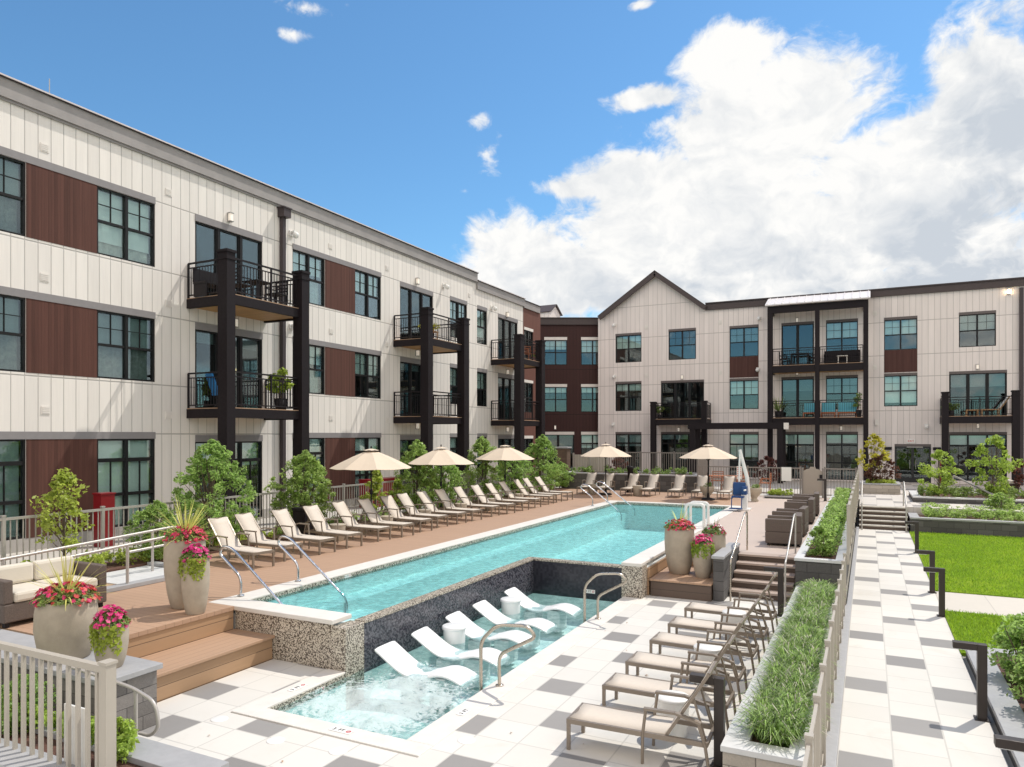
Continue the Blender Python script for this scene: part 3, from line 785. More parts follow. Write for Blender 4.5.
# gable roof slopes with dark rakes
b = MB()
for (x0, z0, x1, z1) in ((-16.22, 11.28, -12.4, 13.90), (-9.16, 11.40, -12.4, 13.90)):
    b.beam((x0, 45.72, z0), (x1, 45.72, z1), .14, .30, up=(0, 0, 1)); 
b.build('gable_rake', 'cornice_dark', bw)
b = MB()
b.add([(-16.3, 45.64, 11.42), (-12.4, 45.64, 14.10), (-12.4, 58, 14.10), (-16.3, 58, 11.42), (-16.3, 45.64, 11.36), (-12.4, 45.64, 14.04), (-12.4, 58, 14.04), (-16.3, 58, 11.36)], [(0, 1, 2, 3), (4, 5, 6, 7), (0, 1, 5, 4), (0, 3, 7, 4)])
b.add([(-9.1, 45.64, 11.54), (-12.4, 45.64, 14.10), (-12.4, 58, 14.10), (-9.1, 58, 11.54), (-9.1, 45.64, 11.48), (-12.4, 45.64, 14.04), (-12.4, 58, 14.04), (-9.1, 58, 11.48)], [(3, 2, 1, 0), (4, 5, 6, 7), (0, 1, 5, 4), (0, 3, 7, 4)])
b.build('gable_roof', 'cornice_dark', bw)
b = FB.box(MB(), -9.2, -5.4, .003, .12, 11.28, 11.66); FB.box(b, .12, BX1, .003, .12, 11.30, 11.68); b.build('cornice', 'cornice_dark', bw)
b = FB.box(MB(), -9.2, BX1, -.3, .18, 11.68, 11.75); b.build('roof_edge', 'flashing', bw)
FB.box(MB(), 7.18, 7.36, .02, .18, .75, 11.2).build('downspout', 'flashing', bw)
for u, z in ((-13.04, 10.48), (-8.30, 10.48), (-13.04, 7.3), (-8.3, 7.31), (.36, 10.38), (.36, 7.29), (-13.04, 4.05)): vent(FB, u, z, .19, .26)
for u, z in ((-15.22, 10.73), (-15.22, 7.28), (-15.29, 4.07), (-5.97, 10.5), (-6.05, 7.38), (2.91, 3.85)): dome_cam(FB, u, z)
for u, z in ((-10.68, 7.12), (-3.8, 10.28), (-3.8, 7.12), (5.31, 7.1), (5.33, 3.89), (-1.4, 3.8), (-10.9, 3.75)): wall_lamp(FB, u, z)
wall_lamp(FB, 6.72, 11.05, True)
for u in (1.02, 3.42): FB.box(MB(), u - .19, u + .19, .003, .14, 2.56, 2.72).build('door_sconce', 'black_metal', bw)
# entrance double door
dr = MB(); F = FB
F.box(dr, door[0], door[1], -.14, -.02, door[3] - .1, door[3]); F.box(dr, door[0], door[0] + .1, -.14, -.02, door[2], door[3] - .1); F.box(dr, door[1] - .1, door[1], -.14, -.02, door[2], door[3] - .1); F.box(dr, 2.18, 2.31, -.13, -.03, door[2], door[3] - .1)
F.box(dr, door[0] + .1, door[1] - .1, -.12, -.04, door[2], door[2] + .28)
do = dr.build('entrance_door', 'door_leaf', bw)
F.box(MB(), door[0] + .05, door[1] - .05, -.085, -.077, door[2] + .1, door[3] - .05).build('pane', 'glass_door', do)
for u in (2.1, 2.39): MB().tube([F.pt(u, .03, 1.5), F.pt(u, .03, 2.0)], .018, 8).build('handle', 'chrome', do)
head_trim(FB, door[0], door[1], door[3], .14, 'trim_dark')
F.box(MB(), 1.95, 2.75, -.02, .02, 2.70, 2.742).build('door_closer', 'rail_pale', do)
b = F.box(MB(), 1.95, 2.37, .003, .05, 2.94, 3.18); xs = b.build('exit_sign', 'sign_white', bw)

def text_mesh(name, body, size, mat, parent, M, depth=.004, align='CENTER'):
    cu = bpy.data.curves.new(name, 'FONT'); cu.body = body; cu.size = size; cu.align_x = align; cu.align_y = 'CENTER'; cu.extrude = depth
    to = bpy.data.objects.new(name, cu); col.objects.link(to)
    bpy.context.view_layer.update()
    dg = bpy.context.evaluated_depsgraph_get(); me = bpy.data.meshes.new_from_object(to.evaluated_get(dg))
    bpy.data.objects.remove(to, do_unlink=True)
    off = chain_off(parent); me.transform(Matrix.Translation(-off) @ M); me.materials.clear(); me.materials.append(MATS[mat])
    o = bpy.data.objects.new(name, me); col.objects.link(o); o.parent = parent
    return o
text_mesh('lettering', 'EXIT', .155, 'sign_red', xs, Matrix.Translation((2.16, 45.945, 3.06)) @ Matrix.Rotation(PI / 2, 4, 'X'))
F.box(MB(), .35, .55, .003, .06, 3.95, 4.3).build('alarm_box', 'vent_plate', bw)
for u in (1.08, 3.62): F.box(MB(), u - .06, u + .06, .003, .14, .75, 1.95).build('fire_pull', 'red_paint', bw) if u > 3 else None
# two storey loggia frame in the middle with a metal shed roof
ly0, ly1 = -5.3, .02
for z in (7.46, 4.40): balcony(FB, ly0 + .1, ly1 - .1, 1.6, z, floor_t=.42, rails=False)
lp = MB()
for (a, b_) in ((ly0, ly0 + .28), (-2.72, -2.48), (ly1 - .26, ly1)): FB.box(lp, a, b_, 1.36, 1.64, .7, 10.55)
FB.box(lp, ly0, ly1, 1.38, 1.62, 10.55, 10.95); FB.box(lp, ly0, ly0 + .2, .01, 1.38, 10.6, 10.95); FB.box(lp, ly1 - .2, ly1, .01, 1.38, 10.6, 10.95)
lo = lp.build('loggia_frame', 'black_steel', bw)
b = MB(); b.add([(ly0 - .12, 44.2, 10.97), (ly1 + .1, 44.2, 10.97), (ly1 + .1, 46.1, 11.72), (ly0 - .12, 46.1, 11.72), (ly0 - .12, 44.2, 11.03), (ly1 + .1, 44.2, 11.03), (ly1 + .1, 46.1, 11.78), (ly0 - .12, 46.1, 11.78)], [(3, 2, 1, 0), (4, 5, 6, 7), (0, 1, 5, 4), (1, 2, 6, 5), (2, 3, 7, 6), (3, 0, 4, 7)])
for k in range(14):
    x = ly0 + (ly1 - ly0) * k / 13; b.beam((x, 44.2, 11.04), (x, 46.1, 11.79), .03, .06)
b.build('shed_roof', 'metal_roof', lo)
for z in (7.46, 4.40):
    m = MB()
    for (a, c) in ((ly0 + .3, -2.74), (-2.46, ly1 - .28)): railing(m, [FB.pt(a, 1.5, 0)[:2], FB.pt(c, 1.5, 0)[:2]], z, .98, post=.03)
    m.build('railing', 'black_metal', lo)
# single balconies left and right
for (u0, u1, pz) in ((-12.3, -8.85, 5.45), (3.55, 6.95, 5.65)):
    balcony(FB, u0, u1, 1.6, 4.40, floor_t=.38)
    for a in (u0 - .02, u1 - .3): balcony_post(FB, a, a + .32, 1.32, 1.66, .7, pz)

# ------------------------------------------------------------------ ground, terraces, deck, pool
b = MB(); Z0 = -.03
for (x0, y0, x1, y1) in ((-900, -900, 900, 6.2), (-900, 28.3, 900, 1500), (-900, 6.2, -9.6, 28.3), (-4.1, 6.2, 900, 28.3)):
    b.add([(x0, y0, Z0), (x1, y0, Z0), (x1, y1, Z0), (x0, y1, Z0)], [(0, 1, 2, 3)])
struct('ground', b, 'ground')
b = MB(); b.box(-8.08, -2, -.3, -1.33, 6.3, 0); b.box(-8.08, 6.3, -.3, -7.0, 8.1, 0); b.box(-4.25, 6.3, -.3, -1.33, 15.9, 0); struct('pavement', b, 'pavers_terrace')
b = MB(); b.box(-.29, -3, -.3, 1.29, 28.9, .0); struct('walkway', b, 'pavers_walk')
b = MB(); b.box(-.42, -3, -.3, -.29, 15.6, .06); b.box(-.38, 15.6, -.3, -.29, 28.9, .06); struct('kerb', b, 'stone_cap', .01)
b = MB(); b.box(1.29, 16.05, -.3, 12, 18.05, .0); struct('path', b, 'pavers_path')
b = MB(); b.box(1.29, 18.05, -.3, 14, 28.6, .02); b.box(1.29, 13.05, -.3, 14, 16.05, .02); struct('lawn', b, 'lawn')
rng = np.random.default_rng(3)
Ps = []
for (x0, x1, y0, y1, n) in ((1.31, 8, 18.06, 28.55, 52000), (1.31, 6, 13.1, 16.02, 24000)):
    P = np.stack([x0 + (x1 - x0) * rng.random(n), y0 + (y1 - y0) * rng.random(n), np.full(n, .015)], 1); Ps.append(P)
V, F_ = blades(np.concatenate(Ps), .05, .012, rng, .6)
tag(raw_mesh('grass', V, F_, 'lawn_blade'), kind='stuff')
# deck: left, near corner, far and right parts (pool and spa stay open)
b = MB(); b.box(-14.2, 5.75, .40, -9.45, 33.4, DECK); b.box(-9.45, 5.75, .66, -8.88, 8.1, DECK); b.box(-9.45, 28.05, .40, -4.3, 33.4, DECK); struct('deck', b, 'deck')
b = MB(); b.box(-4.3, 28.05, .40, -1.38, 33.4, DECK); b.box(-4.2, 17.05, .40, -1.38, 28.05, DECK); struct('deck', b, 'deck_pale')
b = MB(); b.box(-14.2, 5.7, -.1, -8.92, 5.74, .72); b.box(-9.3, 5.76, .3, -8.9, 8.08, .655); struct('deck_fascia', b, 'deck_riser')
# wide wooden steps down to the terrace
b = MB(); b.box(-8.895, 5.7, .32, -8.06, 8.115, .36); struct('step', b, 'deck_step', .004)
b = MB(); b.box(-8.9, 5.72, -.1, -8.10, 8.1, .32); struct('step_riser', b, 'deck_riser')
# patios at the foot of the buildings and the upper court by the entrance
b = MB(); b.box(-17.6, 2.5, -.1, -14.2, 46.2, .70); b.box(-14.2, 33.4, -.1, -7.0, 46.2, .70); b.box(-7.0, 33.4, -.1, -.3, 46.2, .70); struct('patio', b, 'concrete')
b = MB(); b.box(-.3, 30.45, -.1, 16, 46.2, .72); struct('court', b, 'pavers_upper')
# planting strip along the left fence
b = MB(); b.box(-14.19, 6.0, .6, -13.25, 33, .76); struct('planting_bed', b, 'mulch')

# pool: shell, steps, water
PX0, PX1, PY0, PY1 = -9.05, -4.65, 8.55, 27.7
WX, WY = -6.69, 14.5      # the spa notch
b = MB()
b.box(-9.45, 8.15, -1.0, WX - .19, 28.0, -.32); b.box(WX - .19, WY + .21, -1.0, -4.2, 28.0, -.32)
b.box(PX0 - .38, 8.55, -.75, PX0, 28.0, .65); b.box(PX0, PY1, -.75, -4.2, 28.0, .59); b.box(PX1, WY + .36, -.75, -4.22, PY1, .59); b.box(PX0 - .38, 8.16, -.75, WX - .24, 8.55, .59)
struct('pool_shell', b, 'pool_plaster')
b = MB(); b.box(PX0, PY0, -.75, PX0 + .45, PY1, .30)
for k, z in enumerate((.45, .25, .05)): b.box(PX0 + .451 + .38 * k, PY0, -.75, PX0 + .451 + .38 * (k + 1), 10.4, z)
b.box(PX0 + .45, 10.4, -.75, PX0 + .46, 10.41, -.7)
struct('pool_steps', b, 'pool_plaster', .015)
b = MB(); b.box(PX0, PY0, .595, PX0 + .008, PY1, .70); b.box(PX0 + .008, PY1 - .008, .595, PX1, PY1, .70); b.box(PX1 - .008, WY + .3, .595, PX1, PY1 - .008, .70); struct('waterline_tile', b, 'mosaic_speckled')
b = MB()
b.box(-9.47, 8.52, .655, PX0 - .002, 28.05, .725); b.box(-9.47, 8.08, .655, WX - .23, 8.52, .725); b.box(PX0 - .002, PY1 + .002, .655, -4.2, 28.05, .725); b.box(PX1 + .002, WY - .02, .655, -4.22, PY1 + .002, .725)
struct('pool_coping', b, 'coping', .012)
tag(raw_mesh('pool_water', [(PX0, PY0, .635), (WX - .06, PY0, .635), (WX - .06, WY + .16, .635), (PX0, WY + .16, .635), (PX1, WY + .16, .635), (PX1, PY1, .635), (PX0, PY1, .635)], [(0, 1, 2, 3), (3, 4, 5, 6)], 'pool_water'), kind='structure')
# walls between pool and spa
b = MB(); b.box(-8.9, 8.12, -.1, WX - .261, 8.16, .654); b.box(PX1 + .01, WY - .01, -.1, -4.195, WY + .35, .654); struct('pool_wall', b, 'mosaic_speckled')
b = MB(); b.box(WX - .26, 8.10, -.75, WX, 8.52, .625); struct('weir_pier', b, 'mosaic_speckled', .006)
b = MB(); b.box(WX - .18, 8.52, -.13, WX, WY + .2, .60); struct('weir_wall', b, 'mosaic_dark')
b = MB(); b.box(WX - .18, 8.525, -.75, WX - .004, WY + .2, -.131); b.box(WX + .001, WY + .004, -.75, PX1 + .009, WY + .2, -.131); struct('spa_wall', b, 'spa_plaster')
b = MB(); b.box(WX + .001, WY, -.13, PX1 + .009, WY + .2, .60); struct('weir_wall', b, 'mosaic_black')
b = MB(); b.box(WX - .19, 8.53, .601, WX + .01, WY + .21, .640); b.box(WX + .01, WY - .01, .601, PX1 + .008, WY + .21, .640); struct('weir_edge', b, 'mosaic_speckled', .004)
# spa basin
SX0, SX1, SY0, SY1 = -6.69, -4.6, 6.6, 14.5
b = MB(); b.box(SX0 - .25, SY0 - .25, -.85, SX1 + .3, SY1, -.55); b.box(SX0 - .25, SY0 - .25, -.55, SX0, 8.1, -.1); b.box(SX0, SY0 - .25, -.55, SX1, SY0, -.1); b.box(SX1, SY0 - .25, -.55, SX1 + .3, SY1, -.1)
struct('spa_shell', b, 'spa_plaster')
b = MB(); b.box(SX1 - .42, SY0, -.55, SX1 - .001, SY1 - .01, -.32); b.box(SX0 + .001, SY0, -.55, SX1 - .42, SY0 + .4, -.34); struct('spa_bench', b, 'spa_plaster', .015)
b = MB(); b.box(SX0, SY0, -.14, SX0 + .006, 8.09, -.012); b.box(SX0 + .006, SY0, -.14, SX1, SY0 + .006, -.012); b.box(SX1 - .006, SY0 + .006, -.14, SX1, SY1 - .01, -.012); struct('waterline_tile', b, 'mosaic_speckled')
b = MB(); b.box(SX0 - .31, SY0 - .28, -.1, SX0 - .001, 8.095, .012); b.box(SX0 - .001, SY0 - .28, -.1, SX1 + .35, SY0 - .001, .012); b.box(SX1 + .001, SY0 - .001, -.1, SX1 + .35, SY1 - .02, .012); struct('spa_coping', b, 'coping', .008)
# spa water: a real rippled sheet, boiling up over the jets in the near half
nx, ny = 90, 330
gx = np.linspace(SX0 + .001, SX1 - .001, nx); gy = np.linspace(SY0 + .001, SY1 - .001, ny); X, Y = np.meshgrid(gx, gy)
Zw = np.full_like(X, -.065); foam = np.zeros_like(X)
jets = [(-6.05, 7.55, 1.), (-5.45, 7.35, .9), (-5.0, 7.9, .8), (-5.75, 8.25, .7), (-5.3, 6.95, .8), (-6.3, 7.05, .6), (-5.15, 8.9, .4), (-6.0, 9.0, .3)]
for (jx, jy, a) in jets:
    d2 = (X - jx) ** 2 + (Y - jy) ** 2
    Zw += .065 * a * np.exp(-d2 / .010) + .025 * a * np.exp(-d2 / .06); foam += a * np.exp(-d2 / .10) * .7 + a * .45 * np.exp(-d2 / .7)
rw = np.random.default_rng(8)
for k in range(46):
    an = rw.random() * 2 * PI; fq = 5 + rw.random() * 26; Zw += (.0085 / (fq ** .5)) * np.sin(fq * (X * math.cos(an) + Y * math.sin(an)) + rw.random() * 6) * np.clip(.35 + foam, 0, 1.6)
V = np.stack([X.ravel(), Y.ravel(), Zw.ravel()], 1)
ii = (np.arange(ny - 1)[:, None] * nx + np.arange(nx - 1)[None, :]).ravel()
Fq = np.stack([ii, ii + 1, ii + nx + 1, ii + nx], 1)
sw = raw_mesh('spa_water', V, Fq, 'spa_water', smooth=True); tag(sw, kind='structure')
at = sw.data.attributes.new('foam', 'FLOAT', 'POINT'); at.data.foreach_set('value', np.clip(foam, 0, 1.5).ravel().astype(np.float32))
# depth markers set into the coping: little white tiles with dark figures
def marker(name, M, words, label):
    t = thing(name, label, 'pool marker', M.translation)
    b = MB(); b.box(-.10 * len(words) / 2, -.05, 0, .10 * len(words) / 2, .05, .004); b.xform(M); pl = b.build('tile', 'sign_white', t, .001)
    for i, w in enumerate(words):
        text_mesh('lettering', w, .078, 'sign_red' if w == 'Ø' else 'sign_ink', pl, M @ Matrix.Translation((.10 * (i - (len(words) - 1) / 2), 0, .006)), .001)
marker('depth_marker', Matrix.Translation((-6.98 + .14, 7.3, .014)) @ Matrix.Rotation(PI / 2, 4, 'Z'), ['3', 'FT', 'Ø'], 'small depth tile set in the pale spa edge nearest the wooden steps')
marker('depth_marker', Matrix.Translation((-5.4, 6.46, .014)), ['3', 'FT', 'Ø'], 'small depth tile on the front edge of the bubbling spa')
marker('depth_marker', Matrix.Translation((-4.42, 7.55, .014)) @ Matrix.Rotation(PI / 2, 4, 'Z'), ['3', 'FT'], 'small depth tile on the right spa edge near the front corner')
marker('depth_marker', Matrix.Translation((SX0 + .010, 7.55, -.075)) @ Matrix.Rotation(PI / 2, 4, 'Z') @ Matrix.Rotation(PI / 2, 4, 'X') @ Matrix.Scale(.62, 4), ['3', 'FT', 'Ø'], 'depth tile on the inner left face of the spa')
marker('depth_marker', Matrix.Translation((PX0 + .012, 11.0, .665)) @ Matrix.Rotation(PI / 2, 4, 'Z') @ Matrix.Rotation(PI / 2, 4, 'X') @ Matrix.Scale(.6, 4), ['4', 'FT', 'Ø'], 'depth tile on the waterline beside the left pool steps')
marker('depth_marker', Matrix.Translation((-5.35, WY - .006, .04)) @ Matrix.Rotation(PI / 2, 4, 'X') @ Matrix.Scale(.8, 4), ['3', 'FT', 'Ø'], 'white depth tile on the black back wall of the spa')
# skimmer lids in the terrace
for i, (x, y) in enumerate(((-6.95, 6.1), (-5.9, 5.95), (-5.1, 6.05), (-4.0, 6.9))):
    tag(MB().lathe([(.10, 0), (.10, .004), (.095, .006), (.0, .006)], 24, (x, y, .0)).build('skimmer_lid', 'white_paint'), ['round white skimmer lid left of the spa front edge', 'round white skimmer lid in front of the spa, left of the pair', 'round white skimmer lid in front of the spa, right of the pair', 'round white skimmer lid right of the spa front corner'][i], 'skimmer lid', 'skimmer lids set in the paving')

# right stair, stone cheek and raised planters (structure of the terrace)
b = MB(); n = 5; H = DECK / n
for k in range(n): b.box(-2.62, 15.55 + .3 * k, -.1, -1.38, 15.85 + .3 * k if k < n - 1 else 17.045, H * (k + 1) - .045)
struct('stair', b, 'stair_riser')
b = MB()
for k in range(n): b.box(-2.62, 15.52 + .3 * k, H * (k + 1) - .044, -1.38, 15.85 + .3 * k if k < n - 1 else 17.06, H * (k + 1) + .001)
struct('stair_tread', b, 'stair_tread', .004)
b = MB(); b.box(-4.14, 14.83, .32, -2.86, 16.75, .36); struct('step', b, 'deck_step', .004)
b = MB(); struct('step_riser', MB().box(-4.12, 14.86, -.1, -2.87, 16.7, .32), 'stair_riser'); b.box(-4.16, 16.72, -.1, -2.64, 17.04, .70); b.box(-4.193, 14.86, -.1, -4.16, 17.0, .58); struct('step_riser', b, 'deck_riser')
b = MB()
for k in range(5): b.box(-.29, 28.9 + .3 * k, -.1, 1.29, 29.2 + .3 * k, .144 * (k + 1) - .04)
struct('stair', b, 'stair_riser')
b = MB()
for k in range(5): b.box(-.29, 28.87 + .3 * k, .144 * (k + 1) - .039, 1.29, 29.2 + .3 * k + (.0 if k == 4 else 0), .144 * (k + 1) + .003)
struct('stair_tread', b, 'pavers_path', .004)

rs_ = np.random.default_rng(77); P = np.stack([-8 + 6.5 * rs_.random(46), 3.5 + 11 * rs_.random(46) ** 1.4, np.full(46, .012)], 1)
P = P[~((P[:, 0] > -7.1) & (P[:, 0] < -4.2) & (P[:, 1] > 6.3))]
V, F_ = leaf_arrays(P, np.tile([0, 0, 1.], (len(P), 1)) + rs_.normal(size=(len(P), 3)) * .15, .045, rs_, 1.6)
tag(raw_mesh('fallen_leaves', V, F_, 'teak'), kind='stuff')

# ------------------------------------------------------------------ walls, planters, fences
def planter(name, label, x0, y0, x1, y1, zr, zs, wall_mat, cap_mat, w=.28, z0=-.1, cat='planter', soil='mulch', cap_t=.06):
    t = thing(name, label, cat, ((x0 + x1) / 2, (y0 + y1) / 2, 0))
    b = MB(); i = .02
    b.box(x0 + i, y0 + i, z0, x1 - i, y0 + w - i, zr - cap_t); b.box(x0 + i, y1 - w + i, z0, x1 - i, y1 - i, zr - cap_t)
    b.box(x0 + i, y0 + w - i, z0, x0 + w - i, y1 - w + i, zr - cap_t); b.box(x1 - w + i, y0 + w - i, z0, x1 - i, y1 - w + i, zr - cap_t)
    b.build('wall', wall_mat, t)
    b = MB(); b.box(x0, y0, zr - cap_t + .001, x1, y0 + w, zr); b.box(x0, y1 - w, zr - cap_t + .001, x1, y1, zr); b.box(x0, y0 + w, zr - cap_t + .001, x0 + w, y1 - w, zr); b.box(x1 - w, y0 + w, zr - cap_t + .001, x1, y1 - w, zr)
    b.build('coping', cap_mat, t, .006)
    MB().box(x0 + w, y0 + w, z0, x1 - w, y1 - w, zs).build('soil', soil, t)
    return t
planter('raised_planter', 'low raised planter full of blade grass between the terrace and the walkway', -1.30, 7.2, -.45, 15.55, .35, .29, 'stone_warm', 'stone_cap_pale', .24)
planter('raised_planter', 'long taller stone planter with shrubby hedge right of the wooden stairs', -1.36, 15.72, -.42, 33.3, .88, .80, 'stone_slate', 'stone_cap_pale', .17)
planter('raised_planter', 'dark stone planter of white flowered groundcover at the far end of the lawn', 1.32, 28.62, 9.5, 32.6, .52, .45, 'stone_slate', 'stone_cap', .3)
planter('raised_planter', 'upper stone planter with the leafy young trees near the entrance', 1.6, 32.7, 9.5, 36.2, .95, .88, 'stone_slate', 'stone_cap_pale', .3)
planter('raised_planter', 'low stone edged bed of round shrubs at the right front edge', 1.33, 3.0, 4.5, 13.0, .16, .12, 'stone_slate', 'stone_cap', .30)
planter('raised_planter', 'pale block planter with a yellow leaved tree beside the entrance doors', -.34, 36.4, 1.32, 38.4, 1.20, 1.12, 'stone_warm', 'stone_cap', .25, z0=.6)
planter('raised_planter', 'dark wall topped bed behind the far row of loungers', -13.9, 33.5, -7.1, 35.9, 1.52, 1.45, 'stone_slate', 'stone_cap', .3, z0=.5)
planter('raised_planter', 'low kerbed bed of green tufts beside the pool gate', -3.95, 31.9, -2.75, 32.9, .84, .80, 'stone_slate', 'stone_cap', .1, z0=.7)
planter('raised_planter', 'block edged bed of green shrubs behind the front left fence', -10.5, 3.75, -5.25, 4.72, .40, .34, 'stone_block', 'stone_cap', .34)
t = thing('stone_wall', 'grey block retaining wall with flat cap under the two front flower urns', 'wall', (-9.2, 5.3, 0))
MB().box(-13.5, 5.02, -.1, -7.48, 5.66, .655).build('blockwork', 'stone_block', t); MB().box(-13.5, 4.96, .656, -7.42, 5.70, .722).build('cap', 'stone_cap', t, .008)
t = thing('stone_wall', 'grey stone cheek wall with sloping end beside the wooden stairs and urns', 'wall', (-2.74, 16, 0))
MB().box(-2.85, 15.0, -.1, -2.64, 17.0, .86).build('blockwork', 'stone_slate', t); MB().box(-2.88, 14.96, .861, -2.63, 17.05, .92).build('cap', 'stone_cap', t, .006)
t = thing('brick_pillar', 'square brown brick pillar near the dark corner block', 'pillar', (-14.4, 35, .7))
MB().box(-14.68, 34.75, .7, -14.1, 35.25, 2.7).build('shaft', 'stone_brown', t); MB().box(-14.74, 34.7, 2.7, -14.04, 35.3, 2.78).build('cap', 'stone_cap', t, .01)

def fence(name, label, path, z, h, mat, gap=.115, pick=.018, post=.06, cat='fence', span=1.9, low=.12, rail=.05, extra=None):
    t = thing(name, label, cat, (*path[0], z))
    rl = MB(); pk = MB(); posts = []
    for a, b in zip(path, path[1:]):
        a = Vector((*a, 0)); b = Vector((*b, 0)); L = (b - a).length; d = (b - a) / L
        P = lambda s, zz: tuple(a + d * s + Vector((0, 0, zz)))
        rl.beam(P(0, z + h), P(L, z + h), rail, rail); rl.beam(P(0, z + low), P(L, z + low), rail * .8, rail * .8)
        n = max(1, round(L / gap))
        for k in range(1, n): pk.beam(P(L * k / n, z + low - .04), P(L * k / n, z + h - .01), pick, pick)
        m = max(1, round(L / span))
        for k in range(m + 1): posts.append(P(L * k / m, z))
    rl.build('rail', mat, t); pk.build('pickets', mat, t)
    for q in posts:
        b = MB(); b.box(q[0] - post / 2, q[1] - post / 2, z - .02, q[0] + post / 2, q[1] + post / 2, z + h + .05); b.box(q[0] - post * .6, q[1] - post * .6, z + h + .05, q[0] + post * .6, q[1] + post * .6, z + h + .075); b.build('post', mat, t)
    return t
fence('picket_fence', 'long pale metal picket fence behind the left row of loungers', [(-14.5, 5.8), (-14.5, 33.0)], .72, 1.1, 'rail_pale')
fence('picket_fence', 'beige picket fence at the very front left corner, nearest the camera', [(-9.5, 4.0), (-5.92, 4.0)], .0, 1.36, 'fence_beige', .138, .032, .095, rail=.06)
fence('picket_fence', 'beige fence seen end on along the walkway beside the blade grass planter', [(-.41, 4.1), (-.41, 15.5)], .06, .94, 'fence_beige', .32, .016, .055, span=.95, rail=.028)
fence('picket_fence', 'beige fence along the walkway behind the shrubby hedge planter', [(-.36, 16.0), (-.36, 33.2)], .80, 1.12, 'fence_beige', .11, .022, .055, span=1.6)
fence('picket_fence', 'taupe picket fence behind the pool lift at the far end of the deck', [(-7.0, 33.25), (-2.62, 33.25)], .72, 1.24, 'fence_taupe', .115, .02, .06, span=1.85)
fence('picket_fence', 'short taupe fence right of the arched pool gate', [(-1.65, 33.25), (-.45, 33.25)], .72, 1.24, 'fence_taupe', .115, .02, .06)
fence('picket_fence', 'thin dark picket fence standing on the dark bed wall at the back left', [(-12.1, 35.7), (-7.0, 35.7), (-7.0, 33.25)], 1.0, 1.5, 'fence_taupe', .115, .02, .05)
t = thing('pool_gate', 'beige arched panel gate in the far pool fence', 'gate', (-2.1, 33.25, .72))
b = MB(); b.prism([(-2.5, .8), (-1.76, .8), (-1.76, 1.85), (-1.9, 1.93), (-2.0, 1.95), (-2.03, 2.03), (-2.23, 2.03), (-2.26, 1.95), (-2.36, 1.93), (-2.5, 1.85)], 1, 33.23, 33.26); b.build('panel', 'gate_panel', t)
b = MB(); b.box(-2.57, 33.2, .72, -2.5, 33.29, 1.98); b.box(-1.76, 33.2, .72, -1.69, 33.29, 1.98); b.build('gate_post', 'fence_taupe', t)
MB().box(-1.85, 33.17, 1.5, -1.74, 33.23, 1.7).build('latch', 'black_metal', t)
def sign_board(label, x0, x1, y, z0, z1, lines, red=False, back=False):
    t = thing('sign', label, 'sign', ((x0 + x1) / 2, y, z0)); MB().box(x0, y, z0, x1, y + .02, z1).build('board', 'sign_white', t)
    M = Matrix.Translation(((x0 + x1) / 2, y - .004, (z0 + z1) / 2)) @ Matrix.Rotation(PI / 2, 4, 'X')
    if red:
        b = MB()
        for k in range(5): b.box(x0 + .03, y - .004, z1 - .08 - k * .09, x1 - .03 - .02 * (k % 2), y - .001, z1 - .045 - k * .09)
        b.build('print', 'sign_red', t)
    return t
sign_board('white sign with red print tied to the fence behind the pool lift', -5.27, -5.04, 33.17, 1.42, 2.0, 3, True)
sign_board('blank white sign panel on the far fence left of the gate', -3.38, -2.98, 33.17, 1.40, 2.0, 2)
sign_board('pale board fixed behind the front left picket fence', -6.62, -6.28, 4.05, .10, .93, 2)
t = thing('privacy_screen', 'pale slatted screen panel between posts at the back left', 'screen', (-13.2, 35.6, .7))
b = MB()
for k in range(12): b.box(-14.0 + k * .15, 35.58, .75, -13.87 + k * .15, 35.61, 2.36)
b.build('slats', 'fence_beige', t)
for x in (-14.05, -13.1, -12.15): MB().box(x - .04, 35.54, .7, x + .04, 35.58, 2.45).build('post', 'rail_pale', t)

# ------------------------------------------------------------------ trees and shrubs
def shrub(name, label, cat, seed, w, h, n_clump, per, leaf, mat, trunk=True, gaps=.0, cone=.5, low=.12, stems=1, clump_r=.2):
    rs = np.random.default_rng(seed); t = thing(name, label, cat)
    cl = []
    while len(cl) < n_clump:
        z = low + (1 - low) * rs.random(); prof = (math.sin(min(1, max(0, (z - low + .12) / (1.1 - low))) * PI) ** .6) * (1 - cone * max(0, z - .35))
        a = rs.random() * 2 * PI; r = prof * w / 2 * math.sqrt(.15 + .85 * rs.random()) * (.75 + .35 * math.sin(3 * a + seed) * .5 + .2 * rs.random())
        cl.append(((r * math.cos(a), r * math.sin(a), z * h), clump_r * (.6 + .8 * rs.random()) * (1.15 - .45 * z)))
    P, N = clump_points(cl, per, rs)
    V, F_ = leaf_arrays(P, N, leaf, rs, 2.0)
    raw_mesh('crown', V, F_, mat, t)
    b = MB(); rp = random.Random(seed)
    for s in range(stems):
        a = rp.random() * 6.28; x0, y0 = (.1 * math.cos(a), .1 * math.sin(a)) if stems > 1 else (0, 0)
        top = (x0 * 3 + rp.uniform(-.1, .1), y0 * 3 + rp.uniform(-.1, .1), h * .8)
        mid = (x0 * 1.6 + rp.uniform(-.04, .04), y0 * 1.6, h * .4)
        b.tube([(x0, y0, -.05), mid, top], [.028 * h / 2, .02 * h / 2, .006], 7)
    for k in range(min(26, n_clump)):
        c = cl[k * len(cl) // min(26, n_clump)][0]; zz = max(.08, c[2] * .55)
        b.tube([(0, 0, zz), (c[0] * .5, c[1] * .5, zz + (c[2] - zz) * .45), c], [.012 * h / 2, .008 * h / 2, .003], 5)
    b.build('trunk', 'bark', t)
    return t
G_SH = 'shrubs along the left fence'
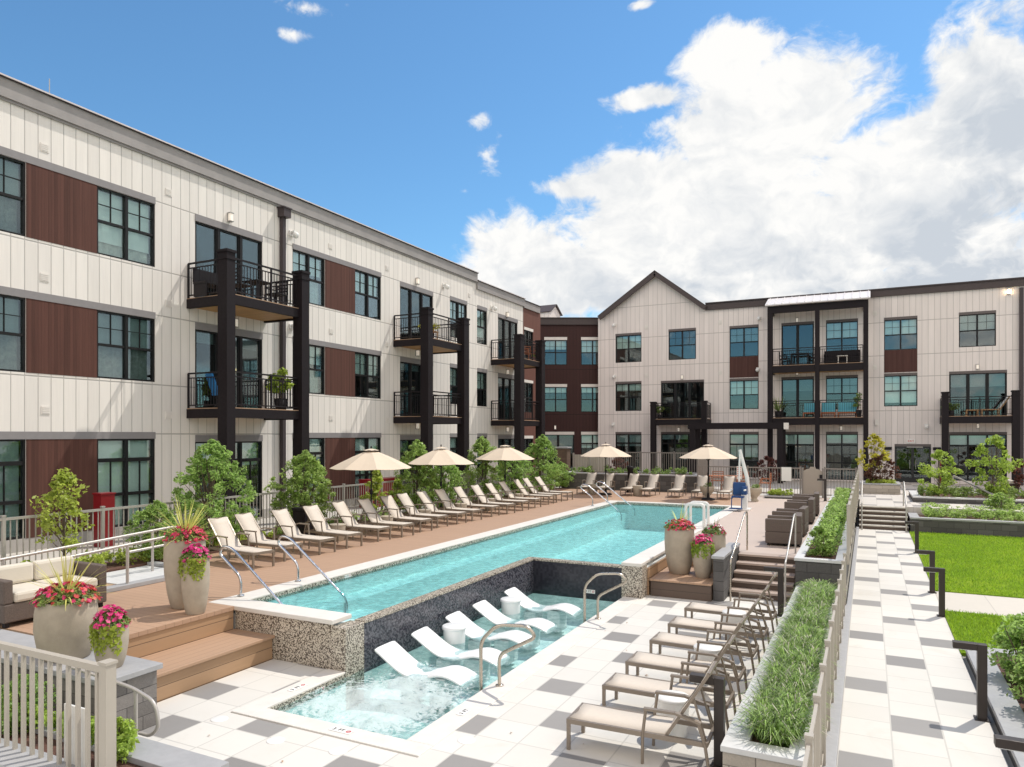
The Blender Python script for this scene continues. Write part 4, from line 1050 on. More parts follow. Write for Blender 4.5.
sA = shrub('broad_shrub', 'large bushy green shrub behind the tall left urns', 'shrub', 11, 2.3, 2.55, 300, 40, .072, 'leaf_shrub', cone=.5, clump_r=.15, stems=3); sA.location = (-13.75, 11.85, .72)
sB = shrub('broad_shrub', 'rounded bright shrub below the second balcony post, beside the first umbrella', 'shrub', 21, 1.95, 2.2, 300, 40, .072, 'leaf_shrub', cone=.12, clump_r=.145, stems=3); sB.location = (-13.75, 14.95, .72)
for o in (sA, sB): o['group'] = G_SH
copy_tree(sB, (-13.4, 10.15, .72), 2.1, 'low bushy shrub just left of the large shrub behind the urns', G_SH, scale=(.62, .62, .58))
copy_tree(sA, (-13.9, 20.6, .72), 1.2, 'tall shrub with a pointed top between the first and second umbrellas', G_SH, scale=(.85, .85, .98))
copy_tree(sB, (-13.9, 22.3, .72), 4.2, 'bushy shrub just behind the second umbrella canopy', G_SH, scale=(.9, .9, .85))
copy_tree(sA, (-14.0, 25.4, .72), 3.6, 'tall leafy shrub between the second and third umbrellas', G_SH, scale=(.95, .95, 1.02))
copy_tree(sB, (-13.9, 27.9, .72), 5.1, 'bushy shrub right behind the third umbrella pole', G_SH, scale=(.95, .95, .95))
copy_tree(sA, (-13.9, 31.2, .72), .6, 'tall bright shrub at the far end of the left fence', G_SH, scale=(1.05, 1.05, 1.05))
copy_tree(sB, (-13.7, 33.0, .72), 2.6, 'low shrub beside the farthest left loungers', G_SH, scale=(.7, .7, .6))
sC = shrub('young_tree', 'thin open young tree by the front windows of the left wing', 'tree', 31, 1.2, 1.9, 46, 34, .085, 'leaf_bright', cone=.25, low=.25, clump_r=.2, stems=1); sC.location = (-13.9, 8.5, .76)
sD = shrub('young_tree', 'slim sparse sapling behind the first umbrella pole', 'tree', 41, .8, 1.6, 24, 40, .12, 'leaf_bright', cone=.2, low=.2, clump_r=.17); sD.location = (-13.8, 18.1, .72)
copy_tree(sD, (-13.8, 19.3, .72), 2.0, 'slim sparse sapling just right of the first umbrella', scale=(.9, .9, .75))
# trees on the right and by the doors
sE = shrub('young_tree', 'young tree with airy light green leaves left of the ramp rail', 'tree', 51, 1.7, 1.85, 46, 50, .105, 'leaf_bright', cone=.15, low=.12, clump_r=.2, stems=2); sE.location = (2.55, 33.4, .88)
copy_tree(sE, (4.55, 33.9, .88), 2.4, 'taller airy young tree right of the ramp rail under the wide ground floor windows', scale=(1.15, 1.15, 1.3))
sF = shrub('young_tree', 'small tree with yellow green leaves in the block planter by the doors', 'tree', 61, 1.5, 2.3, 40, 40, .11, 'leaf_yellow', cone=.1, low=.35, clump_r=.18, stems=2); sF.location = (.25, 37.4, 1.1)
sG = shrub('red_shrub', 'dark red leaved shrub below the yellow tree in the block planter', 'shrub', 71, 1.7, 1.35, 40, 46, .11, 'leaf_red', cone=.2, clump_r=.2, stems=3); sG.location = (.55, 37.3, 1.1)
copy_tree(sG, (6.5, 36.0, .8), 1.2, 'large rust red shrub under the right balcony', scale=(1.3, 1.3, 1.45))
copy_tree(sG, (-11.9, 36.6, .7), 2.2, 'dark red shrub behind the thin fence at the back left', scale=(1.0, 1.0, 1.1))
copy_tree(sG, (-5.0, 42.0, .7), 3.2, 'rust red shrub at the foot of the pergola post', scale=(1.0, 1.0, 1.1))
sH = shrub('box_shrub', 'round glossy shrub nearest the bollard in the right front bed', 'shrub', 81, 1.2, .9, 90, 50, .07, 'leaf_shrub', cone=.05, low=.05, clump_r=.17, stems=3); sH.location = (1.95, 11.5, .10)
for i, (x, y, s, lb) in enumerate(((1.98, 10.2, .95, 'round glossy shrub in the middle of the right front bed'), (2.9, 12.0, 1.1, 'large round shrub at the back of the right front bed by the frame edge'), (2.05, 8.9, .85, 'round glossy shrub at the near end of the right front bed'), (2.75, 10.7, 1.0, 'round shrub at the right frame edge in the front bed'))):
    copy_tree(sH, (x, y, .10), i * 1.3, lb, scale=s)
copy_tree(sH, (4.35, 31.3, .45), .7, 'yellow green low shrub below the ramp rail in the far planter', scale=(1.2, 1.0, .9))
copy_tree(sB, (-9.2, 4.4, .3), .5, 'green shrub behind the front left fence by the frame corner', scale=(.5, .32, .3))
copy_tree(sB, (-7.9, 4.4, .3), 1.9, 'green shrub behind the middle of the front left fence', scale=(.45, .28, .27))
copy_tree(sD, (-6.35, 4.4, .3), 1.4, 'small leafy sprig right of the front left fence post', scale=(.3, .3, .26))

# ground covering masses
def cover(name, x0, y0, x1, y1, z, n_clump, per, leaf, r, h, mat, seed, edge=.0):
    rs = np.random.default_rng(seed)
    cl = [((x0 + (x1 - x0) * rs.random(), y0 + (y1 - y0) * rs.random(), z + h * (.3 + .7 * rs.random())), r * (.6 + .8 * rs.random())) for _ in range(n_clump)]
    P, N = clump_points(cl, per, rs); V, F_ = leaf_arrays(P, N, leaf, rs, 2.1)
    return tag(raw_mesh(name, V, F_, mat), kind='stuff')
def tuft_mass(name, x0, y0, x1, y1, z, n, per, h, w, mat, seed):
    """separate tufts whose blades fan out and arch over from each crown"""
    rs = np.random.default_rng(seed); V = []; F_ = []
    for k in range(n):
        c = np.array([x0 + (x1 - x0) * rs.random(), y0 + (y1 - y0) * rs.random(), z]); hk = h * (.65 + .7 * rs.random())
        for q in range(per):
            a = rs.random() * 2 * PI; d = np.array([math.cos(a), math.sin(a), 0]); s = np.array([-d[1], d[0], 0]) * w * (.6 + .6 * rs.random()); le = hk * (.15 + .95 * rs.random()); hh = hk * (.6 + .5 * rs.random())
            p0 = c + d * .012; p1 = c + d * le * .45 + np.array([0, 0, hh * .75]); p2 = c + d * le * .85 + np.array([0, 0, hh * .92]); p3 = c + d * le * 1.25 + np.array([0, 0, hh * .72])
            b0 = len(V)
            for p, ww in ((p0, .8), (p1, 1), (p2, .7), (p3, .08)): V += [p - s * ww / 2, p + s * ww / 2]
            F_ += [(b0 + 2 * i, b0 + 2 * i + 1, b0 + 2 * i + 3, b0 + 2 * i + 2) for i in range(3)]
    pale = np.repeat(rs.random(len(F_) // 3) < .13, 3).astype(np.int32)
    return tag(raw_mesh(name, V, F_, mat, mats=[mat, 'grass_pale'], idx=pale), kind='stuff')
def grass_mass(name, x0, y0, x1, y1, z, n, h, w, mat, seed, tuft=1):
    rs = np.random.default_rng(seed); k = max(1, n // 60)
    C = np.stack([x0 + (x1 - x0) * rs.random(k), y0 + (y1 - y0) * rs.random(k)], 1)
    P2 = C[rs.integers(0, k, n)] + rs.normal(size=(n, 2)) * .06
    P = np.concatenate([P2, np.full((n, 1), z)], 1)
    hh = h * (.8 + .4 * rs.random(n))
    V, F_ = blades(P, hh, w, rs, 1.5, .5)
    return tag(raw_mesh(name, V, F_, mat), kind='stuff')
tuft_mass('blade_grass', -1.04, 7.5, -.66, 15.3, .28, 430, 52, .25, .0125, 'grass_blade', 5)
cover('hedge', -1.08, 17.2, -.62, 33.0, .80, 420, 60, .07, .15, .38, 'leaf_shrub', 6)
bz = shrub('box_shrub', 'rounded grey green shrub at the near end of the hedge planter', 'shrub', 91, .62, .62, 34, 70, .06, 'leaf_shrub', cone=.1, low=.05, clump_r=.12, stems=3); bz.location = (-.92, 16.75, .78)
cover('groundcover', 1.8, 28.95, 9.2, 32.2, .45, 620, 46, .075, .17, .26, 'leaf_shrub', 7)
cover('groundcover', -3.8, 32.05, -2.9, 32.75, .80, 26, 60, .07, .12, .25, 'leaf_bright', 8)
cover('groundcover', -13.9, 6.2, -13.3, 13.4, .74, 150, 60, .07, .16, .30, 'leaf_bright', 9)
cover('groundcover', -13.9, 13.4, -13.4, 32.5, .74, 150, 50, .08, .17, .3, 'leaf_shrub', 10)
cover('groundcover', -13.5, 33.8, -7.5, 35.5, 1.45, 60, 40, .09, .15, .3, 'leaf_dark', 12)
cover('groundcover', -.1, 36.6, 1.1, 38.0, 1.12, 40, 50, .07, .13, .18, 'leaf_bright', 13)
cover('groundcover', 1.9, 33.1, 9, 35.8, .88, 160, 46, .09, .17, .3, 'leaf_dark', 14)
cover('groundcover', -10.2, 4.3, -6.2, 4.55, .34, 90, 60, .055, .13, .22, 'leaf_bright', 15)

# ------------------------------------------------------------------ flower urns
def flowers(parent, R_, z, seed, colours, n, mound=.16, size=.029, c=(0, 0)):
    rs = np.random.default_rng(seed)
    a = rs.random(500) * 2 * PI; r = R_ * np.sqrt(rs.random(500)); P = np.stack([c[0] + 1.06 * r * np.cos(a), c[1] + 1.06 * r * np.sin(a), z + .02 + mound * (1 - (r / R_) ** 2) * (.55 + .6 * rs.random(500))], 1)
    N = np.stack([np.cos(a) * .6, np.sin(a) * .6, np.ones(500)], 1) + rs.normal(size=(500, 3)) * .3
    V, F_ = leaf_arrays(P, N, .055, rs, 1.6); raw_mesh('foliage', V, F_, 'leaf_dark', parent)
    for m in sorted(set(colours)):
        k = int(1.45 * n) * colours.count(m) // len(colours); a0 = rs.random() * 6.28
        a = (a0 + rs.normal(size=k) * 1.25) if len(set(colours)) > 1 else rs.random(k) * 2 * PI
        r = R_ * 1.08 * np.sqrt(rs.random(k)); hgt = mound * (1 - (r / R_ / 1.08) ** 2) * .9 + .035 + .05 * rs.random(k) - .05 * (r > R_ * .95)
        P = np.stack([c[0] + r * np.cos(a), c[1] + r * np.sin(a), z + hgt], 1); N = np.stack([np.cos(a) * r / R_ * .9, np.sin(a) * r / R_ * .9, np.full(k, .8)], 1) + rs.normal(size=(k, 3)) * .25
        N /= np.linalg.norm(N, axis=1, keepdims=True)
        A = rs.normal(size=(k, 3)); T = np.cross(N, A); T /= np.linalg.norm(T, axis=1, keepdims=True); B = np.cross(N, T)
        VV = []; FF = []
        for q in range(5):
            th = 2 * PI * q / 5; d = T * math.cos(th) + B * math.sin(th); e = -T * math.sin(th) + B * math.cos(th); s = size * (.75 + .5 * rs.random((k, 1)))
            VV.append(np.stack([P, P + d * s * .6 + e * s * .42 + N * s * .12, P + d * s * 1.0 + N * s * .02, P + d * s * .6 - e * s * .42 + N * s * .12], 1))
        V = np.concatenate(VV, 1).reshape(-1, 3)   # k x 20 points: a flower's petals share no verts but sit together
        F_ = np.arange(len(V)).reshape(-1, 4)
        raw_mesh('blossoms', V, F_, m, parent)
def spikes(parent, z, n, L, seed, mat, spread=1.0, c=(0, 0), w=.017):
    rs = np.random.default_rng(seed); V = []; F_ = []
    for k in range(n):
        a = rs.random() * 2 * PI; e = (1.35 - spread * 1.15 * rs.random() ** .8); l = L * (.65 + .45 * rs.random()); d = np.array([math.cos(a), math.sin(a)]); s = np.array([-d[1], d[0], 0]) * w
        b0 = len(V); droop = .35 * l * max(0, 1.1 - e)
        for i, tt in enumerate((0, .35, .7, 1.0)):
            r = l * tt * math.cos(e); zz = l * tt * math.sin(e) - droop * tt ** 2.4; p = np.array([c[0] + d[0] * r, c[1] + d[1] * r, z + zz]); ww = (.8, 1, .7, .06)[i]
            V += [p - s * ww / 2, p + s * ww / 2]
        for i in range(3): F_.append((b0 + 2 * i, b0 + 2 * i + 1, b0 + 2 * i + 3, b0 + 2 * i + 2))
    raw_mesh('spike_leaves', V, F_, mat, parent)
def vines(parent, R_, z, n, L, seed, mat='vine_lime', arc=(0, 6.28)):
    rs = np.random.default_rng(seed); P = []; N = []
    for k in range(n):
        a = arc[0] + (arc[1] - arc[0]) * rs.random(); l = L * (.4 + .6 * rs.random())
        for q in range(int(l / .022)):
            rr = R_ * 1.06 + .02 * rs.random() - .02 * q * .022; P.append((rr * math.cos(a) + rs.normal() * .012, rr * math.sin(a) + rs.normal() * .012, z - q * .022)); N.append((math.cos(a) + rs.normal() * .3, math.sin(a) + rs.normal() * .3, .5))
    V, F_ = leaf_arrays(np.array(P), np.array(N), .05, rs, 1.5); raw_mesh('vine', V, F_, mat, parent)
def urn(label, x, y, z, r, h, seed, colours, sp=None, spl=.7, vine=None, tall=True, n=150, group=None, mound=.16):
    t = thing('flower_urn', label, 'flower urn', (x, y, z), 0, group)
    if tall: prof = [(r * .60, 0), (r * .66, .015), (r * .82, h * .22), (r * .95, h * .5), (r * .985, h * .72), (r * .96, h * .92), (r * .95, h - .01), (r * .93, h), (r * .86, h), (r * .85, h - .06)]
    else: prof = [(r * .68, 0), (r * .74, .015), (r * .88, h * .2), (r * .98, h * .5), (r * .96, h * .8), (r * .90, h - .01), (r * .88, h), (r * .80, h), (r * .79, h - .06)]
    MB().lathe(prof, 36).build('pot', 'fibre_concrete', t, local=True)
    MB().lathe([(.001, h - .05), (r * .80, h - .05), (r * .81, h - .045), (.0, h - .04)], 20).build('soil', 'soil', t, local=True)
    flowers(t, r * .98, h - .02, seed, colours, n, mound)
    if sp: spikes(t, h, (80 if r > .34 or h > 1.02 else 34) if sp == 'spike_yellow' else 30, spl, seed + 1, sp, 1.0)
    if vine: vines(t, r * .92, h, 44, vine, seed + 2, arc=(3.3, 6.2))
    return t
urn('wide squat urn with red and magenta flowers and drooping spiky leaves, front left', -8.66, 5.33, .722, .345, .70, 100, ['petal_red', 'petal_magenta'], 'spike_yellow', .62, None, False, 190)
urn('small urn of magenta flowers with lime vines at the front left wall end', -7.83, 5.33, .722, .19, .50, 110, ['petal_magenta'], None, 0, .34, True, 90)
urn('tall urn with big yellow spiky plant and mixed flowers by the left pool corner', -9.55, 7.72, DECK, .31, 1.07, 120, ['petal_red', 'petal_magenta', 'petal_magenta'], 'spike_yellow', .80, None, True, 170)
urn('slim tapered urn of magenta flowers in front of the tall spiky urn', -9.05, 7.5, DECK, .205, .84, 130, ['petal_magenta'], None, 0, .34, True, 95)
urn('tallest urn with red flowers and green spikes left of the wooden stairs', -3.72, 15.75, .36, .33, 1.0, 140, ['petal_red', 'petal_red', 'petal_magenta'], 'spike_yellow', .62, None, True, 150)
urn('slim urn of bright magenta flowers nearest the stone cheek wall', -3.16, 15.5, .36, .225, .72, 150, ['petal_magenta'], None, 0, .32, True, 95)
urn('short urn with mixed white flowers behind the slim urn by the stairs', -3.08, 16.3, .36, .26, .86, 160, ['petal_white', 'petal_magenta', 'petal_white'], 'spike_green', .45, None, True, 110)

# ------------------------------------------------------------------ chaise loungers
def make_lounger(ang, blen, label, group):
    """foot towards +x, the seat hinge at x = 0"""
    t = thing('sun_lounger', label, 'sun lounger', (0, 0, 0), 0, group)
    w = .24; zs = .33; L = 1.07; ca, sa = math.cos(ang), math.sin(ang); hx, hz = -blen * ca, zs + blen * sa
    b = MB()
    for s in (-1, 1): b.beam((-.42, s * w, zs - .02), (L, s * w, zs - .02), .035, .05)
    b.beam((L - .02, -w, zs - .02), (L - .02, w, zs - .02), .035, .05); b.beam((-.41, -w, zs - .02), (-.41, w, zs - .02), .03, .04); b.beam((.3, -w, zs - .04), (.3, w, zs - .04), .03, .03)
    b.build('frame', 'frame_taupe', t)
    for s in (-1, 1):
        MB().beam((L - .02, s * w, 0), (L - .02, s * w, zs), .036, .036).build('leg', 'frame_taupe', t)
        MB().tube([(.24, s * w, 0), (.235, s * (w + .01), .30), (.20, s * (w + .02), .57)], .017, 6).build('leg', 'frame_taupe', t)
        MB().tube([(-.44, s * w, 0), (-.40, s * (w + .02), .30), (-.33, s * (w + .02), .52)], .017, 6).build('leg', 'frame_taupe', t)
        b = MB(); b.beam((.22, s * (w + .02), .58), (-.10, s * (w + .02), .585), .05, .025); b.beam((-.10, s * (w + .02), .585), (-.36, s * (w + .02), .52), .05, .025); b.build('armrest', 'frame_taupe', t)
    b = MB(); v = []; k = 9
    for i in range(k):
        x = L - .03 - (L - .03) * i / (k - 1); sag = -.012 * math.sin(PI * i / (k - 1))
        for y, dz in ((-w + .02, .008), (0, -.006), (w - .02, .008)): v.append((x, y, zs + .006 + dz + sag))
    v2 = [(p[0], p[1], p[2] - .012) for p in v]; f = []
    for i in range(k - 1):
        for j in range(2): q = i * 3 + j; f += [(q, q + 1, q + 4, q + 3), (len(v) + q + 3, len(v) + q + 4, len(v) + q + 1, len(v) + q)]
    n = len(v)
    for i in range(k - 1): f += [(i * 3, i * 3 + 3, n + i * 3 + 3, n + i * 3), (i * 3 + 2, n + i * 3 + 2, n + i * 3 + 5, i * 3 + 5)]
    f += [(0, n, n + 1, 1), (1, n + 1, n + 2, 2)]
    b.add(v + v2, f, True); b.build('seat', 'sling', t)
    b = MB()
    P = lambda q, y, off=0: (-q * ca - sa * off * -1, y, zs + q * sa + ca * off)
    for i in range(1): pass
    v = []; k = 7
    for i in range(k):
        q = blen * i / (k - 1); sag = -.018 * math.sin(PI * i / (k - 1))
        for y, dz in ((-w + .03, .008), (0, -.01), (w - .03, .008)): v.append(P(q, y, .012 + dz + sag))
    v2 = []
    for i in range(k):
        q = blen * i / (k - 1); sag = -.018 * math.sin(PI * i / (k - 1))
        for y, dz in ((-w + .03, .008), (0, -.01), (w - .03, .008)): v2.append(P(q, y, dz + sag))
    n = len(v); f = []
    for i in range(k - 1):
        for j in range(2): q = i * 3 + j; f += [(q, q + 1, q + 4, q + 3), (n + q + 3, n + q + 4, n + q + 1, n + q)]
        f += [(i * 3, i * 3 + 3, n + i * 3 + 3, n + i * 3), (i * 3 + 2, n + i * 3 + 2, n + i * 3 + 5, i * 3 + 5)]
    f += [(n - 3, 2 * n - 3, 2 * n - 2, n - 2), (n - 2, 2 * n - 2, 2 * n - 1, n - 1)]
    b.add(v + v2, f, True); bk = b.build('backrest', 'sling', t)
    b = MB()
    for s in (-1, 1): b.beam(P(0, s * (w - .025), -.005), P(blen, s * (w - .025), -.005), .03, .03)
    b.beam(P(blen, -w + .025, -.005), P(blen, w - .025, -.005), .03, .03)
    b.beam(P(blen * .62, -w + .05, -.01), (-.40, -w + .05, zs - .02), .02, .02); b.beam(P(blen * .62, w - .05, -.01), (-.40, w - .05, zs - .02), .02, .02)
    b.build('backrest_frame', 'frame_taupe', bk)
    return t
G_L = 'sun loungers along the left deck'; G_F = 'sun loungers across the far end of the pool'; G_T = 'sun loungers on the lower terrace'
lA = make_lounger(R(49), .76, 'x', G_L)
ysL = [10.75, 11.65, 12.7, 13.7, 14.85, 15.7, 16.9, 17.8, 18.7, 19.75, 21.0, 21.9, 23.0, 24.05, 25.45, 26.4, 27.5]
jr = random.Random(2)
for i, y in enumerate(ysL):
    lab = ('beige sun lounger in the left deck row, nearest the tall spiky urn' if i == 0 else 'beige sun lounger at the far end of the left deck row' if i == 16 else
           'beige sun lounger, %s from near end of left deck row' % ORD[i] + (', under an umbrella' if i in (4, 5, 8, 9, 12, 13) else ''))
    o = lA if i == 0 else copy_tree(lA)
    o.location = (-12.03 + jr.uniform(-.09, .09), y + jr.uniform(-.06, .06), DECK); o.rotation_euler = (0, 0, R(-4 + jr.uniform(-4, 4))); o['label'] = lab
lF = copy_tree(lA, None, None, 'x', G_F)
fx = [-11.6, -10.75, -9.55, -8.65, -7.45, -6.45, -5.35]
for i, x in enumerate(fx):
    o = lF if i == 0 else copy_tree(lF)
    o.location = (x, 31.35, DECK); o.rotation_euler = (0, 0, -PI / 2 + R(jr.uniform(-3, 3))); o['group'] = G_F
    o['label'] = 'beige sun lounger facing the pool at its far end, %s from the left' % ORD[i]
o.rotation_euler = (0, 0, -PI / 2)
lT = make_lounger(R(58), .80, 'x', G_T)
ysT = [7.47, 8.60, 9.60, 10.72, 11.78, 12.95]
for i, y in enumerate(ysT):
    o = lT if i == 0 else copy_tree(lT)
    o.location = (-1.86 + jr.uniform(-.02, .02), y, 0); o.rotation_euler = (0, 0, PI + R(jr.uniform(-2, 2)))
    o['label'] = ['taupe framed lounger on the lower terrace, nearest the camera', 'lounger on the lower terrace, second from the camera, behind the white drum table', 'lounger on the lower terrace, third from the camera', 'lounger on the lower terrace, fourth from the camera', 'lounger on the lower terrace, fifth from the camera', 'farthest lounger on the lower terrace, nearest the wooden stairs'][i]; o['group'] = G_T
# drum tables between loungers
def drum_table(label, x, y, z, r=.2, h=.42, mat='fibre_concrete', group=None):
    t = thing('drum_table', label, 'side table', (x, y, z), 0, group)
    MB().lathe([(r * .78, 0), (r * .82, .01), (r * .95, h * .5), (r, h - .05), (r * .99, h - .035)], 26).build('drum', mat, t, local=True)
    MB().lathe([(r * 1.0, h - .035), (r * 1.03, h - .028), (r * 1.03, h - .008), (r, h), (0, h)], 26).build('table_top', mat, t, local=True)
    return t
for i, (x, y) in enumerate(((-1.98, 8.05), (-2.0, 10.15), (-2.0, 12.35))): drum_table(['white drum table beside the nearest terrace lounger', 'white drum table between the third and fourth terrace loungers', 'white drum table between the two farthest terrace loungers'][i], x, y, 0, .19, .45, 'white_paint', 'drum tables on the lower terrace')
for i, y in enumerate((14.27, 16.3, 18.25, 20.4, 22.45, 24.75)): drum_table('pale drum table in the left lounger row, %s from the near end' % ORD[i], -12.05, y, DECK, .2, .42, 'fibre_concrete', 'drum tables along the left deck')
for i, x in enumerate((-9.1, -11.2)): drum_table(['pale drum table right of the middle far loungers', 'pale drum table at the left end of the far loungers'][i], x, 30.7, DECK, .22, .45, 'fibre_concrete', 'drum tables at the far end')
def bowl_planter(label, x, y):
    t = thing('bowl_planter', label, 'planter', (x, y, DECK), 0, 'footed bowl planters by the far loungers')
    MB().lathe([(.16, 0), (.17, .03), (.11, .1), (.12, .16), (.27, .34), (.30, .48), (.31, .55), (.27, .55), (.25, .50)], 26).build('pot', 'fibre_concrete', t, local=True)
    rs = np.random.default_rng(int(abs(x * 100))); P, N = clump_points([((0, 0, .57), .2), ((.1, .05, .62), .12)], 90, rs); V, F_ = leaf_arrays(P, N, .07, rs); raw_mesh('foliage', V, F_, 'leaf_dark', t)
bowl_planter('footed pale bowl planter between two far loungers left of the pool lift', -6.0, 30.3); bowl_planter('footed pale bowl planter right of the blue pool lift', -4.12, 30.3)

# ------------------------------------------------------------------ umbrellas
def make_umbrella(label, group):
    t = thing('umbrella', label, 'umbrella', (0, 0, 0), 0, group)
    n = 8; R_ = 1.17; zr, zt = 1.74, 2.22
    prof = [(.0, zt + .02), (.22, zt - .03), (.55, zt - .17), (.9, zt - .34), (R_, zr)]
    rings = [[(r * math.cos(2 * PI * (k / n) ), r * math.sin(2 * PI * (k / n)), z) for k in range(n)] for r, z in prof[1:]]
    V = [(0, 0, zt + .0)]; F_ = []
    # each of the eight panels is a slightly hollow gore between two ribs
    m = 4; N_ = n * m
    for r, z in prof[1:]:
        for q in range(N_):
            a = 2 * PI * q / N_; fr = (q % m) / m; hollow = math.sin(PI * fr); k = math.cos(PI / n) / math.cos((fr - .5) * 2 * PI / n)
            V.append((r * k * math.cos(a), r * k * math.sin(a), z - .02 * hollow * r / R_))
    for q in range(N_): F_.append((0, 1 + q, 1 + (q + 1) % N_))
    for i in range(len(prof) - 2):
        for q in range(N_): F_.append((1 + i * N_ + q, 1 + (i + 1) * N_ + q, 1 + (i + 1) * N_ + (q + 1) % N_, 1 + i * N_ + (q + 1) % N_))
    b = MB(); b.add(V, F_, False)
    cp = b.build('canopy', 'canvas', t)
    so = cp.modifiers.new('cloth', 'SOLIDIFY'); so.thickness = .008
    b = MB(); N2 = 16
    b.add([(0, 0, zt + .075)] + [(.23 * math.cos(2 * PI * q / N2), .23 * math.sin(2 * PI * q / N2), zt + .015 + .012 * (q % 2)) for q in range(N2)], [(0, 1 + q, 1 + (q + 1) % N2) for q in range(N2)]); b.build('vent_cap', 'canvas', cp)
    MB().lathe([(.0, zt + .15), (.02, zt + .13), (.025, zt + .09), (.012, zt + .06)], 10).build('finial', 'black_metal', t)
    MB().tube([(0, 0, 0), (0, 0, zt)], .021, 10).build('pole', 'black_metal', t)
    MB().tube([(0, 0, .98), (0, 0, 1.12)], .04, 10).build('crank_hub', 'black_metal', t)
    b = MB()
    for k in range(n):
        a = 2 * PI * k / n; b.beam((0, 0, zt - .02), (R_ * .98 * math.cos(a), R_ * .98 * math.sin(a), zr - .02), .014, .014); b.beam((0, 0, 1.62), (.55 * math.cos(a), .55 * math.sin(a), zt - .20), .012, .012)
    b.build('ribs', 'black_metal', t)
    MB().lathe([(.27, 0), (.27, .05), (.24, .08), (.06, .1), (.04, .3), (.0, .3)], 22).build('base', 'black_metal', t)
    return t
G_U = 'beige umbrellas around the pool'
U0 = make_umbrella('beige umbrella nearest the camera in the left lounger row', G_U)
U0.location = (-12.75, 16.55, DECK)
for (x, y, rz, lb) in ((-12.75, 20.3, .2, 'middle beige umbrella of the three along the left deck'), (-12.75, 25.0, .35, 'farthest of the three beige umbrellas along the left deck'), (-10.5, 30.5, .1, 'beige umbrella at the far end of the pool, left one'), (-5.9, 30.0, .25, 'beige umbrella at the far end of the pool, beside the pool lift')):
    copy_tree(U0, (x, y, DECK), rz, lb)

# ------------------------------------------------------------------ white in-water loungers and tables
def make_wave(label):
    t = thing('pool_chaise', label, 'pool chaise', (0, 0, 0), 0, 'white loungers standing in the shallow spa')
    prof = [(-.80, .385), (-.66, .30), (-.48, .185), (-.30, .085), (-.14, .03), (.04, .01), (.22, .035), (.40, .095), (.56, .125), (.72, .11), (.88, .06), (1.0, .0)]
    k = len(prof); w = .285; v = []; ny = 6
    # smooth the profile
    pts = []
    for i in range(k - 1):
        p0 = prof[max(i - 1, 0)]; p1 = prof[i]; p2 = prof[i + 1]; p3 = prof[min(i + 2, k - 1)]
        for q in range(3):
            u = q / 3
            pts.append(tuple(.5 * ((2 * p1[c]) + (-p0[c] + p2[c]) * u + (2 * p0[c] - 5 * p1[c] + 4 * p2[c] - p3[c]) * u * u + (-p0[c] + 3 * p1[c] - 3 * p2[c] + p3[c]) * u ** 3) for c in (0, 1)))
    pts.append(prof[-1]); m = len(pts); b = MB()
    for dz in (0, -.075):
        for (x, z) in pts:
            for j in range(ny + 1):
                y = -w + 2 * w * j / ny; v.append((x, y, z + dz - (.018 if dz == 0 else -.02) * abs(y / w) ** 6))
    W = ny + 1; n = m * W; f = []
    for i in range(m - 1):
        for j in range(ny): q = i * W + j; f += [(q, q + 1, q + W + 1, q + W), (n + q + W, n + q + W + 1, n + q + 1, n + q)]
        f += [(i * W, i * W + W, n + i * W + W, n + i * W), (i * W + ny, n + i * W + ny, n + i * W + W + ny, i * W + W + ny)]
    for j in range(ny): f += [(j, n + j, n + j + 1, j + 1), ((m - 1) * W + j, (m - 1) * W + j + 1, n + (m - 1) * W + j + 1, n + (m - 1) * W + j)]
    b.add(v, f, True); b.build('shell', 'white_resin', t, .012)
    MB().box(-.3, -.22, -.47, -.0, .22, -.06).build('foot', 'white_resin', t, .02); MB().box(.3, -.22, -.47, .62, .22, .02).build('foot', 'white_resin', t, .02); t.scale = (.84, .90, .84)
    return t
wl = make_wave('white wave shaped lounger in the spa, nearest the bubbles')
wl.location = (-5.87, 8.82, -.08)
for (x, y, rz, lb) in ((-5.87, 9.78, 0, 'white wave shaped lounger in the spa, second from the bubbles'), (-5.93, 10.9, 0, 'middle white wave shaped lounger in the spa'), (-5.93, 11.85, 0, 'white wave shaped lounger in the spa, second from the black back wall'), (-5.93, 13.15, 0, 'white wave shaped lounger in the spa, nearest the black back wall')):
    copy_tree(wl, (x, y, -.08), R(jr.uniform(-3, 3)), lb)
for i, (x, y) in enumerate(((-6.22, 10.32), (-6.25, 12.5))):
    t = thing('drum_table', ['white drum table standing in the spa, nearer the camera', 'white drum table standing in the spa, farther from the camera'][i], 'side table', (x, y, -.55), 0, 'white drum tables in the spa')
    MB().lathe([(.15, 0), (.16, .02), (.18, .4), (.187, .70)], 30).build('drum', 'white_resin', t, local=True)
    MB().lathe([(.20, .70), (.206, .71), (.206, .745), (.19, .755), (.0, .755)], 30).build('table_top', 'white_resin', t, local=True)

